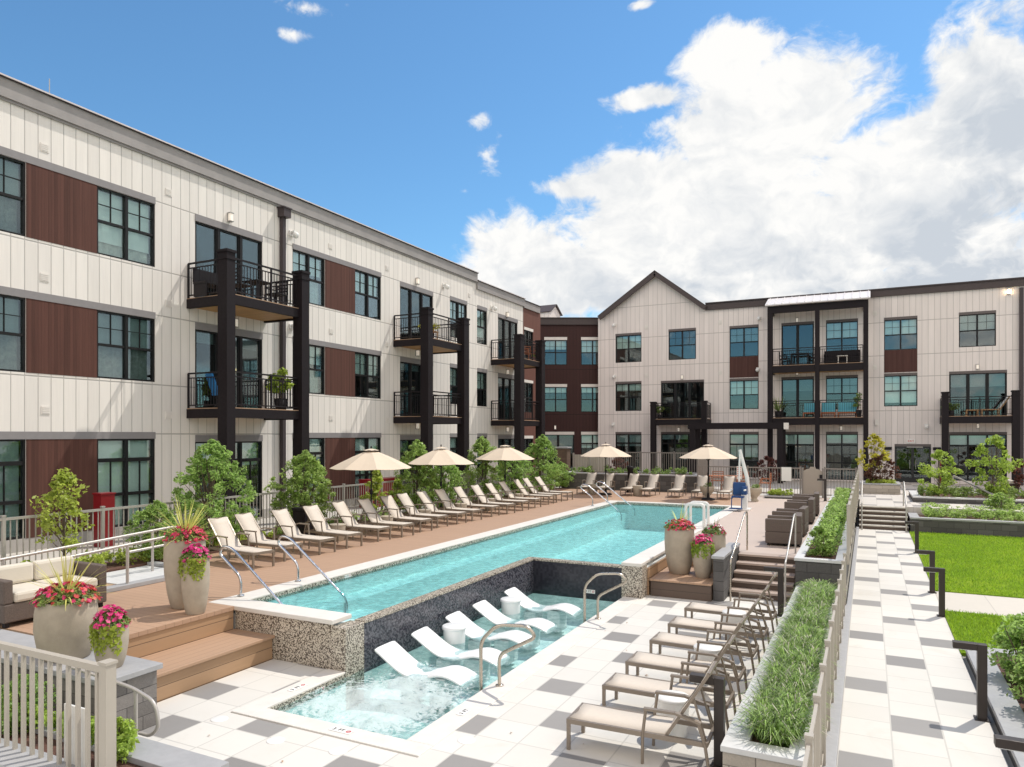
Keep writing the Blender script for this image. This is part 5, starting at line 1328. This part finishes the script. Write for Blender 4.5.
# ------------------------------------------------------------------ handrails
def smooth_path(pts, k=5):
    out = []
    P = [Vector(p) for p in pts]
    for i in range(len(P) - 1):
        a = P[max(i - 1, 0)]; b = P[i]; c = P[i + 1]; d = P[min(i + 2, len(P) - 1)]
        for q in range(k):
            u = q / k; out.append(.5 * ((2 * b) + (c - a) * u + (2 * a - 5 * b + 4 * c - d) * u * u + (3 * b - a - 3 * c + d) * u ** 3))
    out.append(P[-1]); return out
def fillet(pts, r=.12, k=6):
    P = [Vector(p) for p in pts]; out = [P[0]]
    for a, b, c in zip(P, P[1:], P[2:]):
        d1 = (a - b); d2 = (c - b); rr = min(r, d1.length * .48, d2.length * .48); s = b + d1.normalized() * rr; e = b + d2.normalized() * rr
        for q in range(k + 1): u = q / k; out.append((1 - u) ** 2 * s + 2 * u * (1 - u) * b + u * u * e)
    out.append(P[-1]); return out
def handrail(name, label, loc, tubes, mat, r=.024, group=None, flanges=()):
    t = thing(name, label, 'handrail', loc, 0, group)
    for i, p in enumerate(tubes): MB().tube(fillet(p), r, 10).build('rail' if i == 0 else 'rail_post', mat, t, local=True)
    for f in flanges: MB().lathe([(.055, 0), (.055, .012), (.03, .02), (.03, .02)], 16, f).build('flange', mat, t, local=True)
    return t
pr = [(0, 0, 0), (0, 0, .30), (-.36, 0, .56), (-.50, 0, .66), (-.42, 0, .80), (-.20, 0, .77), (1.12, 0, -.22), (1.12, 0, -.5)]
h1 = handrail('pool_handrail', 'polished steel handrail into the pool, nearest the tall urns', (-9.32, 8.62, .735), [pr], 'chrome', .022, None, [(0, 0, 0)])
copy_tree(h1, (-9.32, 9.95, .735), None, 'polished steel handrail into the pool, second from the tall urns')
copy_tree(h1, (-9.3, 25.5, .735), None, 'pale steel handrail at the far pool steps, nearer one')
copy_tree(h1, (-9.3, 27.2, .735), None, 'pale steel handrail at the far pool steps, by the far pool edge')
sr = [(-.10, 0, -.45), (-.10, 0, .62), (.14, 0, .86), (.58, .02, .90), (.70, .04, .76), (.10, .14, .42), (.10, .16, 0)]
h2 = handrail('spa_handrail', 'looped steel grab rail at the spa edge, nearer the camera', (-4.56, 8.42, .012), [sr], 'rail_warm', .024, None, [(.10, .16, 0)])
copy_tree(h2, (-4.56, 12.35, .012), None, 'looped steel grab rail at the spa edge, nearer the black wall')
handrail('pool_ladder_rail', 'white grab rails at the right pool edge behind the flower urns', (-4.45, 20.9, .735), [[(-.30, 0, -.3), (-.30, 0, .66), (.22, 0, .66), (.22, 0, 0)], [(-.30, .6, -.3), (-.30, .6, .66), (.22, .6, .66), (.22, .6, 0)]], 'white_paint', .045)
# rails of the wooden stairs and court steps
for i, x in enumerate((-2.52, -1.47)):
    handrail('stair_handrail', ['metal handrail on the left of the wooden stairs', 'metal handrail on the right of the wooden stairs'][i], (x, 0, 0),
             [[(0, 15.1, .0), (0, 15.1, .86), (0, 15.4, .93), (0, 17.0, 1.62), (0, 17.35, 1.62), (0, 17.35, .72)]], 'rail_pale' if i else 'rail_warm', .019)
for i, x in enumerate((-.2, 1.2)):
    handrail('stair_handrail', ['thin metal handrail on the left of the far court steps', 'thin metal handrail on the right of the far court steps'][i], (x, 0, 0),
             [[(0, 28.55, .0), (0, 28.55, .92), (0, 30.3, 1.64), (0, 30.75, 1.64), (0, 30.75, .72)]], 'rail_pale', .026)
handrail('ramp_handrail', 'sloping pale handrail among the young trees in the far right planters', (0, 0, 0), [[(3.3, 36.25, .9), (3.3, 36.25, 1.65), (4.45, 31.75, 1.02), (4.45, 31.75, .45)]], 'rail_pale', .035)
handrail('ramp_handrail', 'upper looped handrail of the ramp behind the front left sofa', (0, 0, 0), [[(-12.55, 4.6, 1.28), (-12.55, 6.2, 1.36), (-12.55, 9.9, 1.55), (-12.55, 10.15, 1.42), (-12.55, 10.05, 1.22), (-12.55, 8.9, 1.18)], [(-12.55, 9.4, .70), (-12.55, 9.4, 1.52)], [(-12.55, 6.7, .70), (-12.55, 6.7, 1.38)]], 'rail_pale', .026)
handrail('ramp_handrail', 'lower straight handrail of the ramp nearest the front left sofa', (0, 0, 0), [[(-11.6, 5.6, 1.33), (-11.6, 7.2, 1.42), (-11.6, 9.3, 1.54), (-11.6, 9.3, .72)], [(-11.6, 8.2, .70), (-11.6, 8.2, 1.47)]], 'rail_pale', .026)
b = MB(); b.box(-13.2, 8.3, .721, -11.75, 9.75, .735); struct('ramp', b, 'stone_cap_pale')
b = MB(); b.box(-11.72, 6.2, .721, -11.52, 9.8, .80); b.box(-13.2, 9.76, .736, -11.73, 9.92, .80); struct('kerb', b, 'stone_cap', .01)
handrail('stair_handrail', 'bent beige handrail on the end of the front left stone wall', (0, 0, 0), [[(-7.9, 4.9, .84), (-6.85, 4.9, .77), (-6.50, 4.9, .68), (-6.44, 4.9, .44), (-6.56, 4.9, .32), (-6.74, 4.9, .32)], [(-6.8, 4.9, -.02), (-6.8, 4.9, .76)]], 'rail_pale', .019)

# ------------------------------------------------------------------ bollard lights
def make_bollard(label):
    t = thing('bollard_light', label, 'bollard light', (0, 0, 0), 0, 'bronze L-shaped bollard lights')
    MB().box(-.05, -.05, 0, .05, .05, .90).build('post', 'bollard_bronze', t, .004)
    MB().box(-.30, -.051, .825, -.0501, .051, .902).build('arm', 'bollard_bronze', t, .004)
    MB().box(-.08, -.08, 0, .08, .08, .012).build('base_plate', 'bollard_bronze', t)
    MB().box(-.28, -.035, .815, -.10, .035, .8245).build('diffuser', 'sign_white', t)
    return t
b0 = make_bollard('bronze L shaped bollard light beside the right front shrub bed'); b0.location = (1.22, 10.16, 0)
for (x, y, lb) in ((1.24, 15.6, 'bronze bollard light at the near corner of the cross path by the lawn'), (1.24, 17.85, 'bronze bollard light at the far corner of the cross path'), (1.26, 23.65, 'bronze bollard light halfway along the large lawn edge'), (1.24, 7.1, 'bronze bollard light at the lower right frame edge'), (-1.37, 7.55, 'bronze bollard light behind the nearest terrace loungers'), (-1.47, 14.3, 'bronze bollard light near the foot of the wooden stairs'), (-1.55, 31.6, 'bronze bollard light near the pool gate')):
    copy_tree(b0, (x, y, DECK if y > 31 else 0), None, lb)

# ------------------------------------------------------------------ wicker club chairs and sofas
def make_club(label, w=.92, d=.82, h=.75):
    t = thing('wicker_chair', label, 'armchair', (0, 0, 0), 0, 'dark wicker club chairs on the right deck')
    b = MB(); b.box(-d / 2, -w / 2, .06, d / 2, w / 2, .34); b.build('seat_base', 'wicker', t, .02)
    for s in (-1, 1): MB().box(-d / 2, s * w / 2 - .0 if s < 0 else w / 2 - .14, .341, d / 2 - .16, (s * w / 2 + .14) if s < 0 else w / 2, h - .10).build('armrest', 'wicker', t, .02)
    MB().box(d / 2 - .159, -w / 2, .341, d / 2, w / 2, h).build('backrest', 'wicker', t, .02)
    MB().box(-d / 2 + .02, -w / 2 + .15, .345, d / 2 - .17, w / 2 - .15, .50).build('cushion', 'cushion_cream', t, .04)
    for sx in (-1, 1):
        for sy in (-1, 1): MB().box(sx * (d / 2 - .07) - .025, sy * (w / 2 - .07) - .025, 0, sx * (d / 2 - .07) + .025, sy * (w / 2 - .07) + .025, .06).build('leg', 'black_metal', t)
    return t
c0 = make_club('dark wicker club chair nearest the wooden stairs'); c0.location = (-1.85, 18.75, DECK); c0.rotation_euler = (0, 0, R(3))
for i, (y, lb) in enumerate(((20.6, 'dark wicker club chair, second from the wooden stairs'), (23.6, 'dark wicker club chair, third from the wooden stairs'), (26.0, 'dark wicker club chair farthest along the right deck'))): copy_tree(c0, (-1.87, y, DECK), R(-2 + i * 2), lb)
def low_table(label, x, y):
    t = thing('wicker_table', label, 'table', (x, y, DECK), 0, 'wicker tables between the club chairs')
    MB().box(-.3, -.3, .02, .3, .3, .42).build('base', 'wicker', t, .015, True); MB().box(-.33, -.33, .421, .33, .33, .45).build('table_top', 'cushion_cream', t, .006, True)
low_table('low wicker table between the second and third club chairs', -1.9, 22.1); low_table('low wicker table between the two farthest club chairs', -1.9, 24.8)
def wicker_sofa(label, loc, rz, L=1.8, d=.85):
    t = thing('wicker_sofa', label, 'sofa', loc, rz)
    MB().box(-d / 2, -L / 2, .07, d / 2, L / 2, .33).build('seat_base', 'wicker', t, .02, True)
    for s in (-1, 1): MB().box(-d / 2, -L / 2 if s < 0 else L / 2 - .13, .331, d / 2, -L / 2 + .13 if s < 0 else L / 2, .66).build('armrest', 'wicker', t, .02, True)
    MB().box(-d / 2, -L / 2 + .131, .331, -d / 2 + .12, L / 2 - .131, .70).build('backrest', 'wicker', t, .02, True)
    for k in range(2):
        a = -L / 2 + .14 + k * (L / 2 - .14); c = a + L / 2 - .15
        MB().box(-d / 2 + .13, a, .332, d / 2 + .02, c, .48).build('cushion', 'cushion_cream', t, .04, True); MB().box(-d / 2 + .125, a, .482, -d / 2 + .28, c, .77).build('cushion', 'cushion_cream', t, .045, True)
    for sx in (-1, 1):
        for sy in (-1, 1): MB().box(sx * (d / 2 - .07) - .03, sy * (L / 2 - .07) - .03, 0, sx * (d / 2 - .07) + .03, sy * (L / 2 - .07) + .03, .07).build('leg', 'black_metal', t, 0, True)
    return t
wicker_sofa('dark wicker sofa with cream cushions behind the front left urns', (-11.08, 6.44, DECK), 0, 1.5)
wicker_sofa('dark wicker sofa at the right frame edge near the far planters', (5.2, 36.9, DECK), PI, 1.9)

# ------------------------------------------------------------------ pool lift
t = thing('pool_lift', 'white pool lift with a blue moulded seat at the far right pool corner', 'pool lift', (-3.95, 26.6, DECK))
b = MB(); b.box(-.2, -.32, 0, .2, .32, .06); b.box(-.1, -.12, .06, .1, .12, .55); b.build('base', 'white_paint', t, .01, True)
MB().box(-.09, -.14, .55, .09, .14, .85).build('battery_box', 'blue_plastic', t, .02, True)
MB().tube([(.12, .2, .3), (.05, .2, 1.15), (-.2, .2, 2.15)], [.075, .07, .055], 12).build('mast', 'white_paint', t, 0, True)
MB().tube([(-.19, .2, 2.1), (-.2, .12, 1.5), (-.2, .08, 1.0)], .035, 10).build('arm', 'white_paint', t, 0, True)
b = MB(); b.box(-.40, -.38, .45, .02, .04, .51); st = b.build('seat', 'blue_plastic', t, .02, True)
MB().box(-.41, .02, .51, .03, .09, .98).build('backrest', 'blue_plastic', t, .03, True)
for x in (-.43, .05): MB().box(x - .03, -.38, .70, x + .03, .04, .75).build('armrest', 'white_paint', t, .01, True)
b = MB(); b.box(-.42, -.72, .08, .0, -.44, .11); b.beam((-.38, -.46, .10), (-.38, -.40, .48), .03); b.beam((-.04, -.46, .10), (-.04, -.40, .48), .03); b.build('footrest', 'blue_plastic', t, 0, True)

# ------------------------------------------------------------------ pergola and patio things
t = thing('pergola', 'dark steel pergola frame in front of the back wing patios', 'pergola', (-6.9, 43, .7))
b = MB()
b.box(-9.5, 42.3, 3.75, -4.2, 42.55, 4.1); b.box(-9.5, 43.75, 3.75, -4.2, 44.0, 4.1); b.box(-9.5, 42.55, 3.75, -9.25, 43.75, 4.1); b.box(-4.5, 42.55, 3.75, -4.25, 43.75, 4.1)
b.build('beam', 'black_steel', t)
for x in (-9.4, -4.55):
    for y in (42.32, 43.78): MB().box(x - .0, y, .7, x + .3, y + .2, 3.75).build('post', 'black_steel', t)
MB().box(-4.19, 42.25, 3.72, -3.95, 42.6, 4.08).build('end_cap', 'vent_plate', t)
def patio_chair(label, loc, rz, mat, w=.5, group=None, s=1.0):
    t = thing('patio_chair', label, 'chair', loc, rz, group)
    MB().box(-.23, -w / 2, .42, .23, w / 2, .46).build('seat', mat, t, .01, True)
    b = MB(); b.box(-.25, -w / 2, .46, -.22, -w / 2 + .04, .90); b.box(-.25, w / 2 - .04, .46, -.22, w / 2, .90)
    for k in range(4): b.box(-.245, -w / 2 + .04, .55 + k * .1, -.225, w / 2 - .04, .59 + k * .1)
    b.build('backrest', mat, t, 0, True)
    for sx in (-.22, .20):
        for sy in (-w / 2, w / 2 - .035): MB().box(sx, sy, 0, sx + .035, sy + .035, .42).build('leg', mat, t, 0, True)
    b = MB()
    for sy in (-w / 2, w / 2 - .035): b.box(-.22, sy, .62, .2, sy + .035, .65); b.box(.165, sy, .46, .2, sy + .035, .62)
    b.build('armrest', mat, t, 0, True)
    return t
def patio_table(label, loc, w, d, h, mat, rz=0):
    t = thing('patio_table', label, 'table', loc, rz)
    MB().box(-w / 2, -d / 2, h - .04, w / 2, d / 2, h).build('table_top', mat, t, .006, True)
    for sx in (-1, 1):
        for sy in (-1, 1): MB().box(sx * (w / 2 - .05) - .025, sy * (d / 2 - .05) - .025, 0, sx * (w / 2 - .05) + .025, sy * (d / 2 - .05) + .025, h - .04).build('leg', mat, t, 0, True)
    return t
patio_table('long orange wood table behind the far picket fence', (-6.1, 35.5, .7), 1.9, .8, .74, 'orange_wood')
for i, (x, y, rz) in enumerate(((-6.7, 36.3, -PI / 2), (-5.5, 36.3, -PI / 2), (-4.35, 35.6, PI))): patio_chair(['orange wood chair behind the orange table, left one', 'orange wood chair behind the orange table, right one', 'orange wood chair standing right of the orange table'][i], (x, y, .7), rz, 'orange_wood', .55)
# left wing balconies
patio_table('small round looking dark table on the nearest upper balcony', (-16.5, 15.9, 7.32), .62, .62, .70, 'black_metal')
for i, (x, y, rz) in enumerate(((-16.4, 15.15, PI / 2), (-16.5, 16.65, -PI / 2))): patio_chair(['dark metal chair left of the table on the nearest upper balcony', 'dark metal chair right of the table on the nearest upper balcony'][i], (x, y, 7.32), rz, 'black_metal')
b = thing('patio_bench', 'dark bench at the left end of the nearest upper balcony', 'bench', (-16.9, 14.55, 7.32)); MB().box(-.25, -.42, .36, .25, .42, .42).build('seat', 'black_metal', b, 0, True); MB().box(-.27, -.42, .42, -.22, .42, .82).build('backrest', 'black_metal', b, 0, True)
for sy in (-.4, .36): MB().box(-.25, sy, 0, .25, sy + .04, .36).build('leg', 'black_metal', b, 0, True)
t = thing('folding_chair', 'bright blue cloth chair on the nearest lower balcony', 'chair', (-16.6, 14.72, 4.17), R(70)); MB().box(-.25, -.26, .36, .25, .26, .42).build('seat', 'blue_cushion', t, .03, True); b = MB(); b.beam((-.22, 0, .42), (-.42, 0, .98), .5, .05, up=(1, 0, .4)); b.build('backrest', 'blue_cushion', t, .02, True)
for sy in (-.24, .24): b = MB(); b.beam((-.22, sy, 0), (.22, sy, .4), .025); b.beam((.22, sy, 0), (-.22, sy, .4), .025); b.build('leg', 'black_metal', t, 0, True)
def pot_plant(label, loc, r, h, ph, mat, seed, pot='black_metal', leaf=.12, arch=False):
    t = thing('potted_plant', label, 'potted plant', loc)
    MB().lathe([(r * .75, 0), (r * .8, .01), (r, h), (r * .9, h), (r * .88, h - .04), (0, h - .04)], 20).build('pot', pot, t, 0, True)
    rs = np.random.default_rng(seed)
    if arch: spikes(t, h, 40, ph, seed, mat, .95, w=.05)
    else:
        cl = [((rs.normal() * .18, rs.normal() * .18, h + ph * (.25 + .75 * rs.random())), .14) for _ in range(14)]
        P, N = clump_points(cl, 16, rs); V, F_ = leaf_arrays(P, N, leaf, rs, 1.8); raw_mesh('foliage', V, F_, mat, t)
        b = MB()
        for c, _ in cl[:6]: b.tube([(0, 0, h - .05), (c[0] * .4, c[1] * .4, h + ph * .3), c], [.012, .009, .005], 5)
        b.build('stem', 'bark', t, 0, True)
    return t
pot_plant('big leafy plant in a black pot on the nearest lower balcony', (-16.05, 16.4, 4.17), .2, .34, .95, 'leaf_bright', 5, leaf=.2)
patio_table('small wooden table with plants on the middle upper balcony', (-16.2, 24.95, 7.32), .7, .4, .38, 'teak', PI / 2)
pot_plant('small yellow green plant on the wooden table of the middle upper balcony', (-16.2, 24.95, 7.70), .09, .12, .16, 'leaf_yellow', 6, leaf=.07)
patio_chair('wooden armchair on the farthest upper balcony of the left wing', (-16.3, 33.9, 7.32), R(-20), 'orange_wood', .6); patio_chair('second wooden chair on the farthest upper balcony of the left wing', (-16.3, 34.9, 7.32), R(-20), 'orange_wood', .6)
pot_plant('small green plant on the railing end of the farthest upper balcony', (-16.05, 35.7, 7.32), .15, .28, .4, 'leaf_bright', 7)
# back wing balconies
patio_table('dark table on the upper loggia, left bay', (-3.6, 45.3, 7.47), 1.0, .7, .72, 'black_metal')
for i, (x, rz) in enumerate(((-4.5, 0), (-2.95, PI))): patio_chair(['dark chair left of the table on the upper loggia', 'dark chair right of the table on the upper loggia'][i], (x, 45.3, 7.47), rz, 'black_metal')
b = thing('patio_sofa', 'black curved sofa on the upper loggia, right bay', 'sofa', (-1.35, 45.5, 7.47)); MB().box(-.95, -.35, .1, .95, .35, .42).build('seat', 'black_steel', b, .05, True); MB().box(-.95, .18, .42, .95, .38, .85).build('backrest', 'black_steel', b, .06, True)
for s in (-1, 1): MB().box(s * .95 - (.14 if s > 0 else 0), -.35, .42, s * .95 + (.14 if s < 0 else 0), .18, .62).build('armrest', 'black_steel', b, .04, True)
patio_table('small pale side table before the black sofa on the upper loggia', (-1.3, 44.85, 7.47), .55, .4, .45, 'vent_plate')
for i, x in enumerate((-3.0, -2.05, -1.05)):
    t = thing('patio_chair', ['wooden lounge seat with teal cushion on the lower loggia, left one', 'wooden lounge seat with teal cushion on the lower loggia, middle one', 'wide wooden lounge seat with teal cushion on the lower loggia, right one'][i], 'armchair', (x, 45.0, 4.41)); w = .38 if i < 2 else .5
    MB().box(-w, -.35, .22, w, .35, .3).build('seat', 'orange_wood', t, .01, True); MB().box(-w, .3, .3, w, .36, .8).build('backrest', 'orange_wood', t, .01, True); MB().box(-w + .02, -.34, .301, w - .02, .2, .42).build('cushion', 'teal_cushion', t, .03, True); MB().box(-w + .02, .12, .421, w - .02, .295, .86).build('cushion', 'teal_cushion', t, .03, True)
    for sx in (-w, w - .06): MB().box(sx, -.35, 0, sx + .06, .35, .215).build('leg', 'orange_wood', t, 0, True)
pot_plant('dark palm in a pot at the left end of the lower loggia', (-4.75, 44.9, 4.41), .22, .4, 1.15, 'leaf_dark', 8, arch=True); pot_plant('dark bushy plant in a pot at the right end of the lower loggia', (-.5, 44.8, 4.41), .2, .4, .9, 'leaf_dark', 9)
pot_plant('small plant on the left single balcony of the back wing', (-11.9, 45.0, 4.41), .16, .3, .5, 'leaf_dark', 10)
pot_plant('small plant at the left end of the right balcony', (4.0, 45.0, 4.41), .16, .3, .35, 'leaf_dark', 12)
t = thing('lounge_chair', 'wooden lounge chair with a white towel on the right balcony', 'lounge chair', (5.85, 45.0, 4.41), 0)
MB().box(-.55, -.3, .30, .35, .3, .35).build('seat', 'teak', t, .01, True); b = MB(); b.beam((.33, 0, .35), (.75, 0, 1.0), .6, .04, up=(1, 0, -.6)); b.build('backrest', 'teak', t, 0, True); b = MB(); b.beam((.31, 0, .40), (.72, 0, 1.05), .5, .03, up=(1, 0, -.6)); b.build('towel', 'white_paint', t, .01, True)
for sx in (-.5, .25):
    for sy in (-.28, .24): MB().box(sx, sy, 0, sx + .05, sy + .04, .30).build('leg', 'teak', t, 0, True)
t = thing('footstool', 'wooden slatted footstool beside the lounge chair on the right balcony', 'footstool', (4.95, 45.0, 4.41)); MB().box(-.3, -.28, .28, .3, .28, .34).build('seat', 'teak', t, .01, True)
for sx in (-.28, .23):
    for sy in (-.26, .21): MB().box(sx, sy, 0, sx + .05, sy + .05, .28).build('leg', 'teak', t, 0, True)
# ground floor patio things of the left wing
def cabinet(label, x0, y0, x1, y1, z1):
    t = thing('patio_cabinet', label, 'cabinet', ((x0 + x1) / 2, (y0 + y1) / 2, .7))
    MB().box(x0, y0, .7, x1, y1, z1 - .04).build('body', 'red_paint', t, .006); MB().box(x0 - .02, y0 - .02, z1 - .039, x1 + .02, y1 + .02, z1).build('lid', 'red_paint', t, .006)
cabinet('tall red metal cabinet on the patio behind the thin young tree', -16.75, 10.95, -16.45, 11.3, 2.0)
cabinet('wide low red chest on the patio under the first umbrella', -16.9, 21.2, -16.4, 23.2, 1.75)
t = thing('waste_bin', 'black square waste bin behind the loungers beside the rounded shrub', 'bin', (-13.0, 14.1, DECK)); MB().box(-.2, -.2, 0, .2, .2, .74).build('body', 'black_steel', t, .01, True); MB().box(-.22, -.22, .741, .22, .22, .82).build('lid', 'black_metal', t, .01, True)
t = thing('portable_heater', 'slim black cylinder standing beside the far left umbrella', 'heater', (-9.95, 32.4, DECK)); MB().lathe([(.2, 0), (.2, .05), (.13, .1), (.13, 1.05), (.16, 1.1), (.16, 1.2), (.0, 1.25)], 20).build('body', 'black_steel', t, 0, True)
